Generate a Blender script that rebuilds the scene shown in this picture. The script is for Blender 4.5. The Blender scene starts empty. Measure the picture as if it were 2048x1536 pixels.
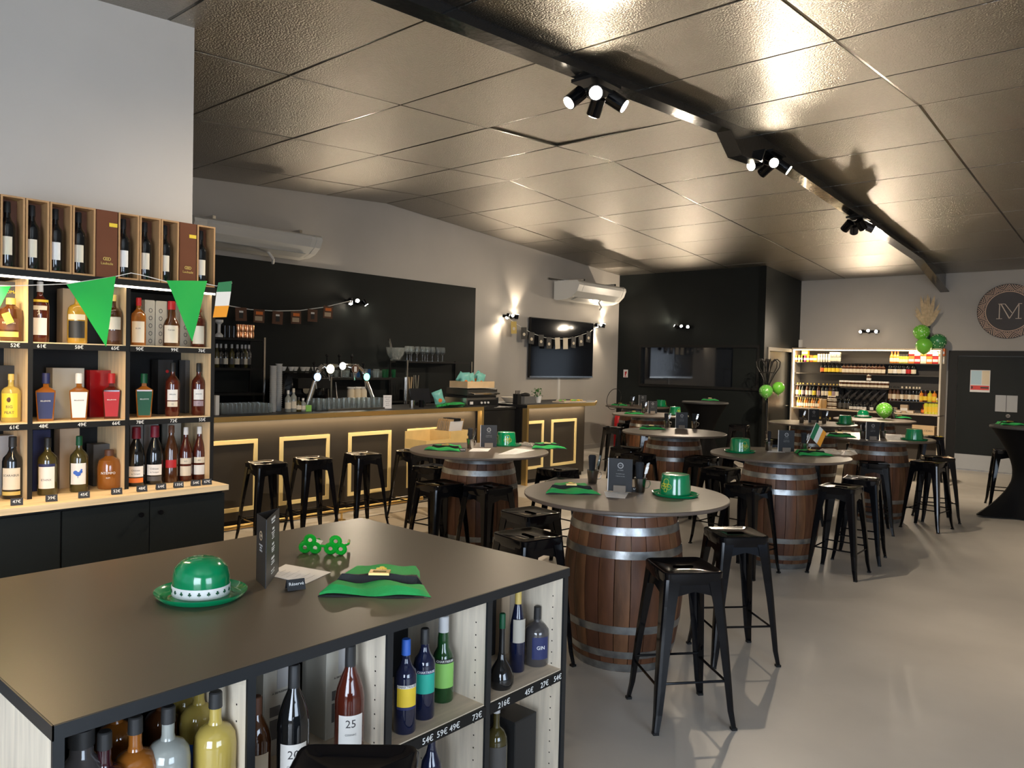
import bpy, math, random
from mathutils import Vector, Matrix, Euler
random.seed(7)
C = bpy.context.scene.collection
SC = bpy.context.scene
PI = math.pi

# ------------------------------------------------------------------ camera, world, big lights, exposure
cam_d = bpy.data.cameras.new('camera'); cam = bpy.data.objects.new('camera', cam_d); C.objects.link(cam)
cam_d.sensor_width = 36.0; cam_d.lens = 36.0*1540.0/2048.0; cam_d.clip_start = 0.05; cam_d.clip_end = 100
_yaw, _pit, _rol = 0.71788, -0.02682, 0.023395
_f = Vector((-math.sin(_yaw)*math.cos(_pit), math.cos(_yaw)*math.cos(_pit), math.sin(_pit)))
_r0 = Vector((math.cos(_yaw), math.sin(_yaw), 0)); _u0 = _r0.cross(_f)
_r = math.cos(_rol)*_r0 + math.sin(_rol)*_u0; _u = _r.cross(_f)
cam.matrix_world = Matrix(((_r.x,_u.x,-_f.x,0),(_r.y,_u.y,-_f.y,0),(_r.z,_u.z,-_f.z,1.76),(0,0,0,1)))
SC.camera = cam
SC.view_settings.view_transform = 'Standard'; SC.view_settings.look = 'None'
SC.view_settings.gamma = 1.0; SC.view_settings.use_curve_mapping = False
SC.view_settings.exposure = 0.45
w = bpy.data.worlds.new('world'); SC.world = w; w.use_nodes = True
w.node_tree.nodes['Background'].inputs[0].default_value = (0.55,0.68,0.9,1)
w.node_tree.nodes['Background'].inputs[1].default_value = 0.6

def light(name, kind, loc, energy, col, size=0.1, to=None, angle=None, blend=0.5, sy=None):
    d = bpy.data.lights.new(name, kind); d.energy = energy; d.color = col
    o = bpy.data.objects.new(name, d); C.objects.link(o); o.location = loc
    if kind == 'AREA':
        d.size = size
        if sy: d.shape = 'RECTANGLE'; d.size_y = sy
    elif kind == 'SPOT':
        d.shadow_soft_size = size; d.spot_size = angle; d.spot_blend = blend
    else: d.shadow_soft_size = size
    if to is not None:
        v = Vector(to)-Vector(loc)
        o.rotation_euler = v.to_track_quat('-Z','Y').to_euler()
    return o
WARM = (1.0,0.82,0.61); COOL = (0.68,0.82,1.0)
# daylight through the shop windows behind and to the right of the camera
light('window_light_front','AREA',(0.8,-3.2,1.5),200,(0.74,0.85,1.0),2.6,(-1.2,0.5,1.0),sy=2.2)
light('window_light_side','AREA',(3.8,0.2,1.5),130,COOL,2.6,(0,0.4,1.1),sy=2.0)

# ------------------------------------------------------------------ materials
MATS = {}
def mat(name, col, rough=0.5, metal=0.0, trans=0.0, emit=None, es=0.0, bump=0.0, bscale=60, vary=0.0, vscale=6, coat=0.0, ior=1.45, spec=None, stretch=None, alpha=None):
    if name in MATS: return MATS[name]
    m = bpy.data.materials.new(name); m.use_nodes = True; MATS[name] = m
    nt = m.node_tree; b = nt.nodes['Principled BSDF']
    b.inputs['Base Color'].default_value = (*col,1); b.inputs['Roughness'].default_value = rough
    b.inputs['Metallic'].default_value = metal; b.inputs['Transmission Weight'].default_value = trans
    b.inputs['IOR'].default_value = ior; b.inputs['Coat Weight'].default_value = coat
    b.inputs['Coat Roughness'].default_value = 0.05
    if spec is not None: b.inputs['Specular IOR Level'].default_value = spec
    if emit: b.inputs['Emission Color'].default_value = (*emit,1); b.inputs['Emission Strength'].default_value = es
    if alpha is not None: b.inputs['Alpha'].default_value = alpha
    if vary or bump:
        tc = nt.nodes.new('ShaderNodeTexCoord'); mp = nt.nodes.new('ShaderNodeMapping')
        nt.links.new(tc.outputs['Object'], mp.inputs[0])
        if stretch: mp.inputs['Scale'].default_value = stretch
    if vary:
        n = nt.nodes.new('ShaderNodeTexNoise'); n.inputs['Scale'].default_value = vscale; n.inputs['Detail'].default_value = 5
        nt.links.new(mp.outputs[0], n.inputs['Vector'])
        r = nt.nodes.new('ShaderNodeValToRGB')
        r.color_ramp.elements[0].position = 0.3; r.color_ramp.elements[1].position = 0.7
        r.color_ramp.elements[0].color = (*[max(0,c*(1-vary)) for c in col],1)
        r.color_ramp.elements[1].color = (*[min(1,c*(1+vary)) for c in col],1)
        nt.links.new(n.outputs[0], r.inputs[0]); nt.links.new(r.outputs[0], b.inputs['Base Color'])
    if bump:
        n2 = nt.nodes.new('ShaderNodeTexNoise'); n2.inputs['Scale'].default_value = bscale; n2.inputs['Detail'].default_value = 2
        nt.links.new(mp.outputs[0], n2.inputs['Vector'])
        bp = nt.nodes.new('ShaderNodeBump'); bp.inputs['Strength'].default_value = bump; bp.inputs['Distance'].default_value = 0.01
        nt.links.new(n2.outputs[0], bp.inputs['Height']); nt.links.new(bp.outputs[0], b.inputs['Normal'])
    return m
wallm = mat('wall_paint',(0.46,0.43,0.39),0.75,vary=0.03,vscale=2)
darkm = mat('anthracite_paint',(0.009,0.0115,0.0115),0.5,spec=0.25,vary=0.08,vscale=3)
floorm = mat('floor_resin',(0.50,0.465,0.415),0.40,vary=0.10,vscale=1.3,bump=0.03,bscale=5)
tilem = mat('floor_tile_beige',(0.42,0.36,0.28),0.3,vary=0.08,vscale=3)
ceilm = mat('ceiling_foil',(0.37,0.345,0.305),0.33,metal=1.0,bump=1.0,bscale=80,vary=0.05,vscale=30)
railm = mat('ceiling_rail_bronze',(0.10,0.09,0.07),0.25,metal=0.8)
beamm = mat('beam_black',(0.012,0.013,0.014),0.16,coat=0.5,bump=0.2,bscale=20)
gold = mat('brushed_gold',(0.75,0.52,0.20),0.35,metal=0.9)
goldp = mat('gold_paint',(0.90,0.72,0.34),0.45)
barpan = mat('bar_panel_dark',(0.045,0.038,0.030),0.42,vary=0.05)
blackm = mat('black_matt',(0.010,0.010,0.010),0.5,spec=0.3)
blackg = mat('black_gloss_metal',(0.004,0.004,0.005),0.10,spec=0.32)
slotm = mat('slot_dark',(0.0,0.0,0.0),0.9,spec=0.0)
topm = mat('table_top_taupe',(0.115,0.088,0.070),0.42,vary=0.05,vscale=20)
counterm = mat('counter_laminate',(0.082,0.066,0.048),0.36,bump=0.02,bscale=300)
counterside = mat('counter_edge_black',(0.014,0.016,0.018),0.4)
pine = mat('pine_wood',(0.70,0.61,0.48),0.5,vary=0.14,vscale=3,stretch=(14,14,1.2))
pinel = mat('pine_wood_flat',(0.68,0.55,0.40),0.5,vary=0.14,vscale=3,stretch=(14,1.2,14))
pinew = mat('shelf_pine_led_tint',(0.70,0.53,0.31),0.5,vary=0.14,vscale=3,stretch=(14,14,1.2))  # copy of the pine with the LED strip's warm light put into its colour
pinelw = mat('shelf_pine_flat_led_tint',(0.72,0.55,0.33),0.5,vary=0.14,vscale=3,stretch=(14,1.2,14))  # flat-grain copy, yellowed by the same warm LED light in its colour
knotm = mat('pine_knot',(0.30,0.16,0.09),0.6)
woodbox = mat('box_front_wood',(0.44,0.25,0.11),0.45,vary=0.12,vscale=4,stretch=(10,10,1))
redbrown = mat('box_redbrown',(0.14,0.045,0.018),0.4,vary=0.08)
stavem = [mat('oak_stave_a',(0.115,0.045,0.020),0.5,vary=0.40,vscale=3.5,stretch=(4,4,.8),bump=.1,bscale=40), mat('oak_stave_b',(0.085,0.032,0.016),0.5,vary=0.40,vscale=3.1,stretch=(4,4,.8),bump=.1,bscale=40), mat('oak_stave_c',(0.150,0.066,0.028),0.5,vary=0.4,vscale=3.8,stretch=(4,4,.8),bump=.1,bscale=40)]
hoopm = mat('galvanised_hoop',(0.30,0.31,0.31),0.34,metal=0.85,vary=0.35,vscale=14,bump=.05)
headm = mat('oak_head',(0.16,0.10,0.05),0.6)
steel = mat('steel',(0.62,0.60,0.57),0.2,metal=1.0)
chrome = mat('chrome',(0.8,0.8,0.8),0.08,metal=1.0)
glass = mat('clear_glass',(0.85,0.90,0.90),0.02,trans=0.94,ior=1.45)
window_glass = mat('window_glass',(0.97,0.98,0.98),0.01,trans=1.0,ior=1.1)
white = mat('white_plastic',(0.72,0.70,0.66),0.35)
paper = mat('white_paper',(0.75,0.73,0.72),0.6)
cream = mat('cream_paper',(0.72,0.63,0.47),0.6)
inkm = mat('ink',(0.05,0.045,0.045),0.6)
chalk = mat('chalk_white',(0.85,0.85,0.82),0.7)
slate = mat('slate_black',(0.02,0.021,0.023),0.5)
greenp = mat('green_plastic',(0.0,0.22,0.075),0.15,coat=0.6)
greenf = mat('green_felt',(0.02,0.32,0.07),0.85,bump=0.2,bscale=300,vary=0.12,vscale=12)
greenflag = mat('flag_green',(0.01,0.42,0.06),0.6)
orangef = mat('flag_orange',(0.85,0.33,0.02),0.6)
whitef = mat('flag_white',(0.8,0.78,0.72),0.6)
yellowf = mat('yellow_foil',(0.85,0.65,0.03),0.3)
neong = mat('green_gel_plastic',(0.01,0.55,0.04),0.1,trans=0.35)
balg = [mat('balloon_lime',(0.16,0.52,0.05),0.25,coat=.4), mat('balloon_dots',(0.12,0.42,0.06),0.3,coat=.4), mat('balloon_dark',(0.04,0.22,0.07),0.25,coat=.4)]
lampe = mat('lamp_glow',(1,1,1),0.5,emit=(1.0,0.86,0.66),es=140)
ledw = mat('led_strip',(1,1,1),0.5,emit=(1.0,0.80,0.52),es=9)
ledc = mat('led_strip_cool',(1,1,1),0.5,emit=(1.0,0.86,0.70),es=8)
tvm = mat('tv_screen',(0.008,0.009,0.012),0.09)
darkglass = mat('window_glass_dark',(0.012,0.014,0.018),0.05,coat=1)
greyw = mat('grey_kick',(0.36,0.37,0.38),0.4)

# ------------------------------------------------------------------ mesh helpers
class B:
    def __init__(s): s.v=[]; s.f=[]
    def add(s, vs, fs):
        n=len(s.v); s.v += [tuple(v) for v in vs]; s.f += [tuple(i+n for i in f) for f in fs]; return s
    def box(s, c, d, rz=0.0, rx=0.0, ry=0.0):
        M = Euler((rx,ry,rz)).to_matrix(); c=Vector(c)
        vs=[c+M@Vector((x*d[0]/2,y*d[1]/2,z*d[2]/2)) for x in (-1,1) for y in (-1,1) for z in (-1,1)]
        return s.add(vs,[(0,1,3,2),(4,6,7,5),(0,4,5,1),(2,3,7,6),(0,2,6,4),(1,5,7,3)])
    def bb(s, x0,x1,y0,y1,z0,z1): return s.box(((x0+x1)/2,(y0+y1)/2,(z0+z1)/2),(abs(x1-x0),abs(y1-y0),abs(z1-z0)))
    def lathe(s, prof, n=24, c=(0,0,0), sx=1, sy=1, M=None):
        c=Vector(c); vs=[]; fs=[]; k=len(prof)
        for i in range(n):
            a=2*PI*i/n
            for r,z in prof:
                p=Vector((r*math.cos(a)*sx,r*math.sin(a)*sy,z))
                if M is not None: p=M@p
                vs.append(c+p)
        for i in range(n):
            j=(i+1)%n
            for t in range(k-1): fs.append((i*k+t,j*k+t,j*k+t+1,i*k+t+1))
        return s.add(vs,fs)
    def tube(s, p0, p1, r0, r1=None, n=8, cap=True):
        if r1 is None: r1=r0
        p0=Vector(p0);p1=Vector(p1); q=(p1-p0).to_track_quat('Z','Y').to_matrix(); L=(p1-p0).length
        pr=[(r0,0),(r1,L)]
        if cap: pr=[(0,0)]+pr+[(0,L)]
        return s.lathe(pr,n,p0,M=q)
    def path(s, pts, r, n=6):
        for a,b in zip(pts,pts[1:]): s.tube(a,b,r,r,n)
        return s
    def ball(s, c, r, n=14, m=9, sx=1,sy=1,sz=1):
        return s.lathe([(r*math.sin(PI*i/m),-r*math.cos(PI*i/m)*sz) for i in range(m+1)],n,c,sx,sy)
    def prism(s, poly, z0, z1, M=None, c=(0,0,0)):
        n=len(poly); vs=[Vector((x,y,z)) for z in (z0,z1) for x,y in poly]
        if M is not None: vs=[M@v for v in vs]
        vs=[v+Vector(c) for v in vs]
        return s.add(vs,[tuple(range(n))[::-1],tuple(range(n,2*n))]+[(i,(i+1)%n,(i+1)%n+n,i+n) for i in range(n)])
    def mesh(s, name, m, smooth=False):
        me=bpy.data.meshes.new(name); me.from_pydata(s.v,[],s.f); me.validate()
        import bmesh
        bm=bmesh.new(); bm.from_mesh(me); bmesh.ops.remove_doubles(bm,verts=bm.verts,dist=1e-5)
        bmesh.ops.dissolve_degenerate(bm, edges=bm.edges, dist=1e-6)
        bmesh.ops.recalc_face_normals(bm,faces=bm.faces); bm.to_mesh(me); bm.free()
        me.materials.append(m)
        if smooth:
            me.shade_smooth(); me.set_sharp_from_angle(angle=math.radians(38))
        return me
def ob(name, b, m, parent=None, smooth=False, loc=None, rot=None, label=None):
    me = b.mesh(name,m,smooth) if isinstance(b,B) else b
    o=bpy.data.objects.new(name,me); C.objects.link(o)
    if parent is not None: o.parent=parent
    if loc: o.location=loc
    if rot: o.rotation_euler=rot
    if label: o['label']=label
    return o
def tag(o,label,cat,group=None,kind=None):
    o['label']=label; o['category']=cat
    if group: o['group']=group
    if kind: o['kind']=kind
    return o
def thing(name,label,cat,loc=(0,0,0),rz=0.0,group=None,scale=None):
    o=bpy.data.objects.new(name,None); o.empty_display_size=0.1; C.objects.link(o); o.location=loc; o.rotation_euler=(0,0,rz)
    if scale: o.scale=scale
    return tag(o,label,cat,group)
def struct(name,b,m,parent=None,smooth=False):
    o=ob(name,b,m,parent,smooth)
    if parent is None: o['kind']='structure'
    return o
def _copy(o,parent):
    c=o.copy(); C.objects.link(c); c.parent=parent
    for ch in o.children: _copy(ch,c)
    return c
def dup(o,loc,rz=0.0,label=None,group=None):
    c=_copy(o,None); c.location=loc; c.rotation_euler=(0,0,rz)
    if label: c['label']=label
    if group: c['group']=group
    return c
class Proto:
    """first placing uses the original, later ones copies"""
    def __init__(s,o): s.o=o; s.used=False
    def put(s,loc,rz=0.0,label=None,group=None):
        if not s.used:
            s.used=True; s.o.location=loc; s.o.rotation_euler=(0,0,rz)
            if label: s.o['label']=label
            if group: s.o['group']=group
            return s.o
        return dup(s.o,loc,rz,label,group)
TXT={}
def text_mesh(s,size,m,ext=0.0004,bend=None,vert=False):
    k=(s,size,m.name,bend)
    if k in TXT: return TXT[k]
    cu=bpy.data.curves.new('t','FONT'); cu.body=s; cu.size=size; cu.extrude=ext; cu.resolution_u=2
    cu.align_x='CENTER'; cu.align_y='CENTER'
    o=bpy.data.objects.new('t',cu); me=bpy.data.meshes.new_from_object(o)
    bpy.data.objects.remove(o); bpy.data.curves.remove(cu)
    me.materials.clear(); me.materials.append(m)
    if bend:
        for v in me.vertices:
            a=v.co.x/bend; x,y,z=v.co; rr=bend+z
            v.co=(rr*math.sin(a), y, rr*math.cos(a)-bend)
    TXT[k]=me; return me
def text(s,size,m,parent,loc,facing=0.0,bend=None,name='lettering',tilt=0.0):
    """facing: angle (radians) of the direction the text looks towards, in the xy plane of its parent"""
    o=bpy.data.objects.new(name,text_mesh(s,size,m,bend=bend)); C.objects.link(o); o.parent=parent; o.location=loc
    o.rotation_euler=(PI/2-tilt,0,facing+PI/2)
    return o
def patch(r,z0,z1,a0,half,n=20,c=(0,0)):
    """curved label on a cylinder"""
    b=B(); vs=[];fs=[]
    for i in range(n+1):
        a=a0-half+2*half*i/n
        for z in (z0,z1): vs.append((c[0]+r*math.cos(a),c[1]+r*math.sin(a),z))
    for i in range(n): fs.append((2*i,2*i+2,2*i+3,2*i+1))
    return b.add(vs,fs)

# ------------------------------------------------------------------ the room
XL,YB,RX,RY,RZ = -9.4,16.05,4.0,7.7,4.185
NX,NY = -4.82,2.37            # near wall on the left and its end
BY,BX = 14.27,-6.08           # dark block: front plane and right side
def cz(y): return RZ-(0.0640*(RY-y) if y<RY else 0.0685*(y-RY))
fl=struct('floor',B().bb(-9.6,4.2,-3.6,16.3,-0.1,0),floorm)
k=0
for i in range(2):
    for j in range(9):
        x=-6.55+0.6*i; y=2.6+0.6*j
        if k==0: tm=B().box((0,0,0),(0.592,0.592,0.006)).mesh('floor_tile',tilem)
        ob('floor_tile',tm,tilem,fl,loc=(x,y,0.0)); k+=1
# ceiling: backing + tiles + rails
ce=struct('ceiling',B().add([(x,y,cz(y)+0.06) for y in (-3.6,RY,16.3) for x in (-9.6,4.2)],[(0,1,3,2),(2,3,5,4)]),blackm)
xs=[-9.4,-8.5,-6.85,-5.2,-3.55,-1.9,-0.25,1.4,3.05,4.0]
ys=[7.7-1.1*i for i in range(10,0,-1)]+[7.7]+[7.7+1.0438*i for i in range(1,9)]
tcache={}
for i in range(len(xs)-1):
    for j in range(len(ys)-1):
        x0,x1,y0,y1=xs[i],xs[i+1],ys[j],ys[j+1]; w_,d_=x1-x0,y1-y0; z0,z1=cz(y0),cz(y1)
        if x1<=NX and y1<2.0: continue
        key=(round(w_,2),round(d_,2),round(z1-z0,3))
        if key not in tcache:
            b=B(); g=0.012; t=(z1-z0)/2
            hx,hy=w_/2-g,d_/2-g
            b.add([(-hx,-hy,-t),(hx,-hy,-t),(hx,hy,t),(-hx,hy,t),(-hx,-hy,-t+0.02),(hx,-hy,-t+0.02),(hx,hy,t+0.02),(-hx,hy,t+0.02)],
                  [(0,3,2,1),(4,5,6,7),(0,1,5,4),(1,2,6,5),(2,3,7,6),(3,0,4,7)])
            tcache[key]=b.mesh('ceiling_tile',ceilm)
        o=ob('ceiling_tile',tcache[key],ceilm,ce,loc=((x0+x1)/2,(y0+y1)/2,(z0+z1)/2))
        rr=random.Random(i*31+j); o.rotation_euler=(rr.uniform(-.0025,.0025),rr.uniform(-.003,.003),0)
        if abs(x0+5.2)<.01 and abs(y0-5.5)<.01: o.rotation_euler=(0,0.014,0); o.location.z+=0.010
for y in ys[1:-1]:
    x0=NX if y<NY else XL
    ob('ceiling_rail',B().bb(x0,4.0,y-0.011,y+0.011,cz(y)+0.003,cz(y)+0.02),railm,ce)
for x in xs[1:-1]:
    b=B(); y0=NY if x<NX else -3.4
    for a,c in ((y0,RY),(RY,16.05)):
        b.box((x,(a+c)/2,(cz(a)+cz(c))/2+0.0105),(0.024,c-a,0.016),rx=math.atan2(cz(c)-cz(a),c-a))
    ob('ceiling_rail',b,railm,ce)
# walls
def gable(x0,x1,y0,y1,z0=0.0):
    ysl=[y0]+([RY] if y0<RY<y1 else [])+[y1]
    b=B()
    prof=[(y0,z0)]+[(y,cz(y)+0.03) for y in ysl]+[(y1,z0)]
    n=len(prof); vs=[(x0,y,z) for y,z in prof]+[(x1,y,z) for y,z in prof]
    return b.add(vs,[tuple(range(n)),tuple(range(2*n-1,n-1,-1))]+[(i,(i+1)%n,(i+1)%n+n,i+n) for i in range(n)])
struct('wall_left',gable(XL-0.2,XL,NY-0.2,16.05),wallm)
struct('wall_left_near',gable(NX-0.18,NX,-3.4,NY),wallm)
struct('wall_recess',gable(XL,NX-0.18,NY-0.2,NY),wallm)
struct('wall_back',B().bb(-6.3,4.2,YB,YB+0.2,0,3.66),wallm)
# dark block at the far left, with a real window opening into the room behind
wx0,wx1,wz0,wz1=-8.79,-6.71,1.39,2.17
b=B(); zt=cz(BY)+0.02
b.bb(XL,wx0,BY,BY+0.15,0,zt).bb(wx1,BX,BY,BY+0.15,0,zt).bb(wx0,wx1,BY,BY+0.15,0,wz0).bb(wx0,wx1,BY,BY+0.15,wz1,zt)
struct('wall_block_front',b,darkm)
dy0,dy1=14.47,15.72
b=B().bb(BX-0.15,BX,BY,dy0,0,3.75).bb(BX-0.15,BX,dy1,YB,0,3.68).bb(BX-0.15,BX,dy0,dy1,2.16,3.72)
struct('wall_block_side',b,darkm)
struct('wall_block_room',B().bb(XL,-6.3,16.0,16.2,0,3.7),wallm)
wn=struct('window_1',B().bb(wx0,wx1,BY+0.06,BY+0.07,wz0,wz1),darkglass)
b=B()
for a in ((wx0-.05,wx1+.55,wz0-.05,wz0),(wx0-.05,wx1+.55,wz1,wz1+.05),(wx0-.05,wx0,wz0,wz1),(wx1+.5,wx1+.55,wz0,wz1)):
    b.bb(a[0],a[1],BY-0.03,BY,a[2],a[3])
struct('window_frame',b,blackm,wn)
d=struct('door_1',B().bb(BX-0.10,BX-0.06,dy0+.04,dy1-.04,0,2.12),mat('door_grey',(0.05,0.05,0.045),0.35))
b=B()
b.bb(BX-.02,BX+.02,dy0-.03,dy0+.04,0,2.19).bb(BX-.02,BX+.02,dy1-.04,dy1+.03,0,2.19).bb(BX-.02,BX+.02,dy0+.04,dy1-.04,2.12,2.19)
struct('door_frame',b,mat('door_frame_grey',(0.22,0.20,0.17),0.4),d)
ob('door_handle',B().tube((BX-.05,dy1-.12,1.03),(BX-.02,dy1-.12,1.03),.012).tube((BX-.02,dy1-.12,1.03),(BX-.02,dy1-.25,1.03),.01),steel,d)
# baseboards
struct('baseboard_left',B().bb(XL,XL+.015,10.0,BY,0,0.10),mat('skirting_grey',(0.40,0.38,0.36),0.4))
struct('baseboard_block',B().bb(XL,BX,BY-.012,BY,0,0.10),blackm)
struct('baseboard_back',B().bb(-3.3,3.9,YB-.012,YB,0,0.03),mat('skirting_white',(0.8,0.8,0.8),0.3))
# right and front walls, out of view, with the shop windows
b=gable(RX,RX+.2,3.4,16.05); b.add([],[]); 
b2=gable(RX,RX+.2,-3.4,3.4,2.7)
b.add(b2.v,b2.f); b.bb(RX,RX+.2,-3.4,-1.3,0,2.8).bb(RX,RX+.2,-1.3,3.4,0,0.25)
struct('wall_right',b,wallm)
b=B().bb(-4.9,4.2,-3.6,-3.4,2.95,3.6).bb(-4.9,-4.1,-3.6,-3.4,0,2.95).bb(1.3,4.2,-3.6,-3.4,0,2.95).bb(-4.1,1.3,-3.6,-3.4,0,0.3)
struct('wall_front',b,wallm)
for nme,q in (('window_2',(RX+.08,RX+.09,-1.3,3.4,.25,2.7)),('window_3',(-4.1,1.3,-3.51,-3.5,.3,2.95))):
    o=struct(nme,B().bb(*q),window_glass)
    bb_=B()
    if nme=='window_2':
        for y in (-1.3,.27,1.83,3.36): bb_.bb(RX+.04,RX+.12,y,y+.05,.25,2.7)
    else:
        for x in (-4.1,-2.3,-.5,1.25): bb_.bb(x,x+.05,-3.55,-3.45,.3,2.95)
    ob('window_frame',bb_,blackm,o)
# dark painted panel on the bar wall
tag(ob('painted_wall_panel',B().bb(XL,XL+.02,NY+.02,9.72,0.0,3.06),darkm),'large matt black panel covering the wall behind the bar','wall panel')

# ------------------------------------------------------------------ beam with haunches
b=B()
pr=[]
yy=[-3.4,2.5,6.9,7.16,7.62,7.7,14.1,16.05]
hb=[.10,.10,.10,.30,.30,.16,.10,.34]
top_=[(y,cz(y)+0.02) for y in yy]; bot=[(y,cz(y)-h) for y,h in zip(yy,hb)]
hb[5]=.14
def side(x0,x1,dz0=0,dz1=0):
    vs=[];fs=[];n=len(yy)
    for (y,z),(y2,z2) in zip(top_,bot): vs+=[(x0,y,z),(x1,y,z),(x1,y2,z2),(x0,y2,z2)]
    for i in range(n-1):
        for a in range(4): fs.append((4*i+a,4*i+(a+1)%4,4*i+4+(a+1)%4,4*i+4+a))
    fs+= [(0,1,2,3),(4*n-4,4*n-1,4*n-2,4*n-3)]
    return vs,fs
v_,f_=side(-3.42,-3.40)
b.add(v_,f_)
bt=[(y,z) for y,z in bot]
for (y0,z0),(y1,z1) in zip(bt,bt[1:]):
    L=math.hypot(y1-y0,z1-z0)
    b.box((-3.41,(y0+y1)/2,(z0+z1)/2),(0.15,L,0.012),rx=math.atan2(z1-z0,y1-y0))
beam=struct('trim_ceiling_beam',b,beamm)

# ------------------------------------------------------------------ spot clusters
def aimed(p,d,L,r,name,m,parent,glow=True,e=30,ang=1.2,part='spot_head'):
    """a cylinder head from p along unit d"""
    p=Vector(p); d=Vector(d).normalized()
    h=ob(part,B().tube(p-d*L*.5,p+d*L*.5,r,r,14),m,parent,smooth=True)
    if glow:
        ob('lamp_glass',B().tube(p+d*(L*.5+.0005),p+d*(L*.5+.004),r*.84,r*.84,14),lampe,h)
    return h
def cluster(y,dirs,label,z=None,on=(1,1,1,1),e=40):
    zc=(cz(y)-0.115) if z is None else z
    t=thing('ceiling_spotlight',label,'ceiling light',(-3.41,y,zc))
    ob('mounting_plate',B().bb(-.11,.11,-.17,.17,-.025,.0),blackm,t)
    ob('stem',B().tube((0,0,-.02),(0,0,-.07),.02).bb(-.10,.10,-.10,.10,-.085,-.06),blackm,t)
    offs=[(-.10,-.13),(.08,-.13),(-.09,.13),(.10,.13)]
    for (ox,oy),dr,o_ in zip(offs,dirs,on):
        aimed((ox,oy,-.125),dr,.14,.056,'spot_head',blackg,t)
        if e and o_:
            dv=Vector(dr).normalized()
            pz=Vector((-3.41+ox,y+oy,zc-.115))+dv*.09
            light('spot_lamp','SPOT',pz,e,WARM,.03,pz+dv,math.radians(76),.9)
    return t
cluster(4.79,[(-.35,-.75,-.75),(.75,-.85,-.45),(-.6,.3,-.8),(.9,.5,-.7)],'nearest black four-head spotlight cluster glowing on the ceiling beam',on=(1,1,1,1),e=330)
cluster(7.98,[(-.2,-.9,-.4),(.7,-.7,-.4),(-.95,.25,-.55),(.9,.4,-.7)],'middle black spotlight cluster just past the beam ridge',on=(1,1,1,1),e=330)
cluster(10.96,[(-.8,.4,-.7),(.3,.7,-.8),(-.3,.9,-.7),(.9,.45,-.5)],'farthest black spotlight cluster facing away near the beam end',on=(1,1,1,1),e=330)

# ------------------------------------------------------------------ wall lamps (three heads each)
def wall_lamp(loc,nrm,label,dirs,e=14,up=5):
    t=thing('wall_spotlight',label,'wall light',loc)
    n=Vector(nrm); s=Vector((-n.y,n.x,0))
    ob('wall_plate',B().box(n*.012,(abs(n.x)*.024+abs(s.x)*.36,abs(n.y)*.024+abs(s.y)*.36,.05)),blackm,t)
    for i,dr in enumerate(dirs):
        p=n*.075+s*(i-1)*.13
        ob('bracket',B().tube(n*.02+s*(i-1)*.13,p,.009),blackm,t)
        aimed(p,dr,.085,.032,'spot_head',blackg,t)
        dv=Vector(dr).normalized(); q=Vector(loc)+p+dv*.06
        wide=(i==1)
        light('wall_spot_lamp','SPOT',q,e*(1.3 if wide else 1),WARM,.02,q+dv,math.radians(150 if wide else 80),1.0 if wide else .8)
    return t
wall_lamp((XL+.02,7.12,2.62),(1,0,0),'three-head black spotlight lit on the black panel behind the bar',[(.45,-.25,-1),(.8,-.65,.35),(.35,.55,-.8)],e=40)
wall_lamp((XL,10.64,2.62),(1,0,0),'three-head black spotlight on the grey wall left of the television',[(.12,-.55,-.7),(.8,-.6,.35),(.12,.1,1)],e=40)
wall_lamp((XL,13.46,2.60),(1,0,0),'three-head black spotlight on the grey wall right of the television',[(.12,.1,-1),(.8,-.6,.3),(.12,.2,1)],e=40)
wall_lamp((-7.80,BY,2.59),(0,-1,0),'three-head black spotlight on the dark far wall above the window',[(-.9,-.15,.5),(0,-.9,.3),(.4,-.9,-.1)],e=40)
wall_lamp((-4.70,YB,2.55),(0,-1,0),'three-head spotlight on the back wall above the lit bottle shelves',[(-.3,-.9,-.2),(0,-.95,.3),(.35,-.9,-.15)],e=60)

# ================================================================== bar
BPX=-7.20     # plane of the bar front panels
BTZ=1.165
bar=thing('bar_counter','long dark bar counter with gold edge and gold rectangles','bar counter',(BPX,5.0,0))
def loc(x,y,z): return (x-BPX,y-5.0,z)
y0,y1=2.45,7.56
ob('front_panel',B().bb(-.04,0,y0-5,y1-5.05,.10,BTZ-.05),barpan,bar)
ob('plinth',B().bb(-.5,-.10,y0-5,y1-5.0,0,.10),blackm,bar)
ob('body',B().bb(-.75,-.04,y0-5,y1-5.0,.10,BTZ-.05),blackm,bar)
ob('worktop',B().bb(-.85,.10,y0-5,y1-5.0,BTZ-.045,BTZ),blackm,bar)
ob('edge_trim',B().bb(.10,.108,y0-5,y1-5.0,BTZ-.05,BTZ+.001).bb(.03,.108,y1-5.04,y1-5.0+.001,0.0,BTZ-.05),gold,bar)
ob('led_strip',B().bb(.045,.06,y0-5,y1-5.06,BTZ-.050,BTZ-.0455),ledw,bar)
def rect(b,ya,yb,za,zb,o=5.0,wd=.042):
    b.bb(0,.014,ya-o,yb-o,zb-wd,zb).bb(0,.014,ya-o,yb-o,za,za+wd).bb(0,.014,ya-o,ya-o+wd,za+wd,zb-wd).bb(0,.014,yb-o-wd,yb-o,za+wd,zb-wd)
for ya in (2.74,3.63,4.52,5.41,6.30):
    b=B(); rect(b,ya,ya+.63,.19,.92); ob('gold_frame',b,goldp,bar)
light('bar_led_light','AREA',(BPX+.05,5.0,BTZ-.06),16,(1,.74,.45),.02,(BPX+.05,5.0,0),sy=4.9).rotation_euler=(0,0,0)
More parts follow.
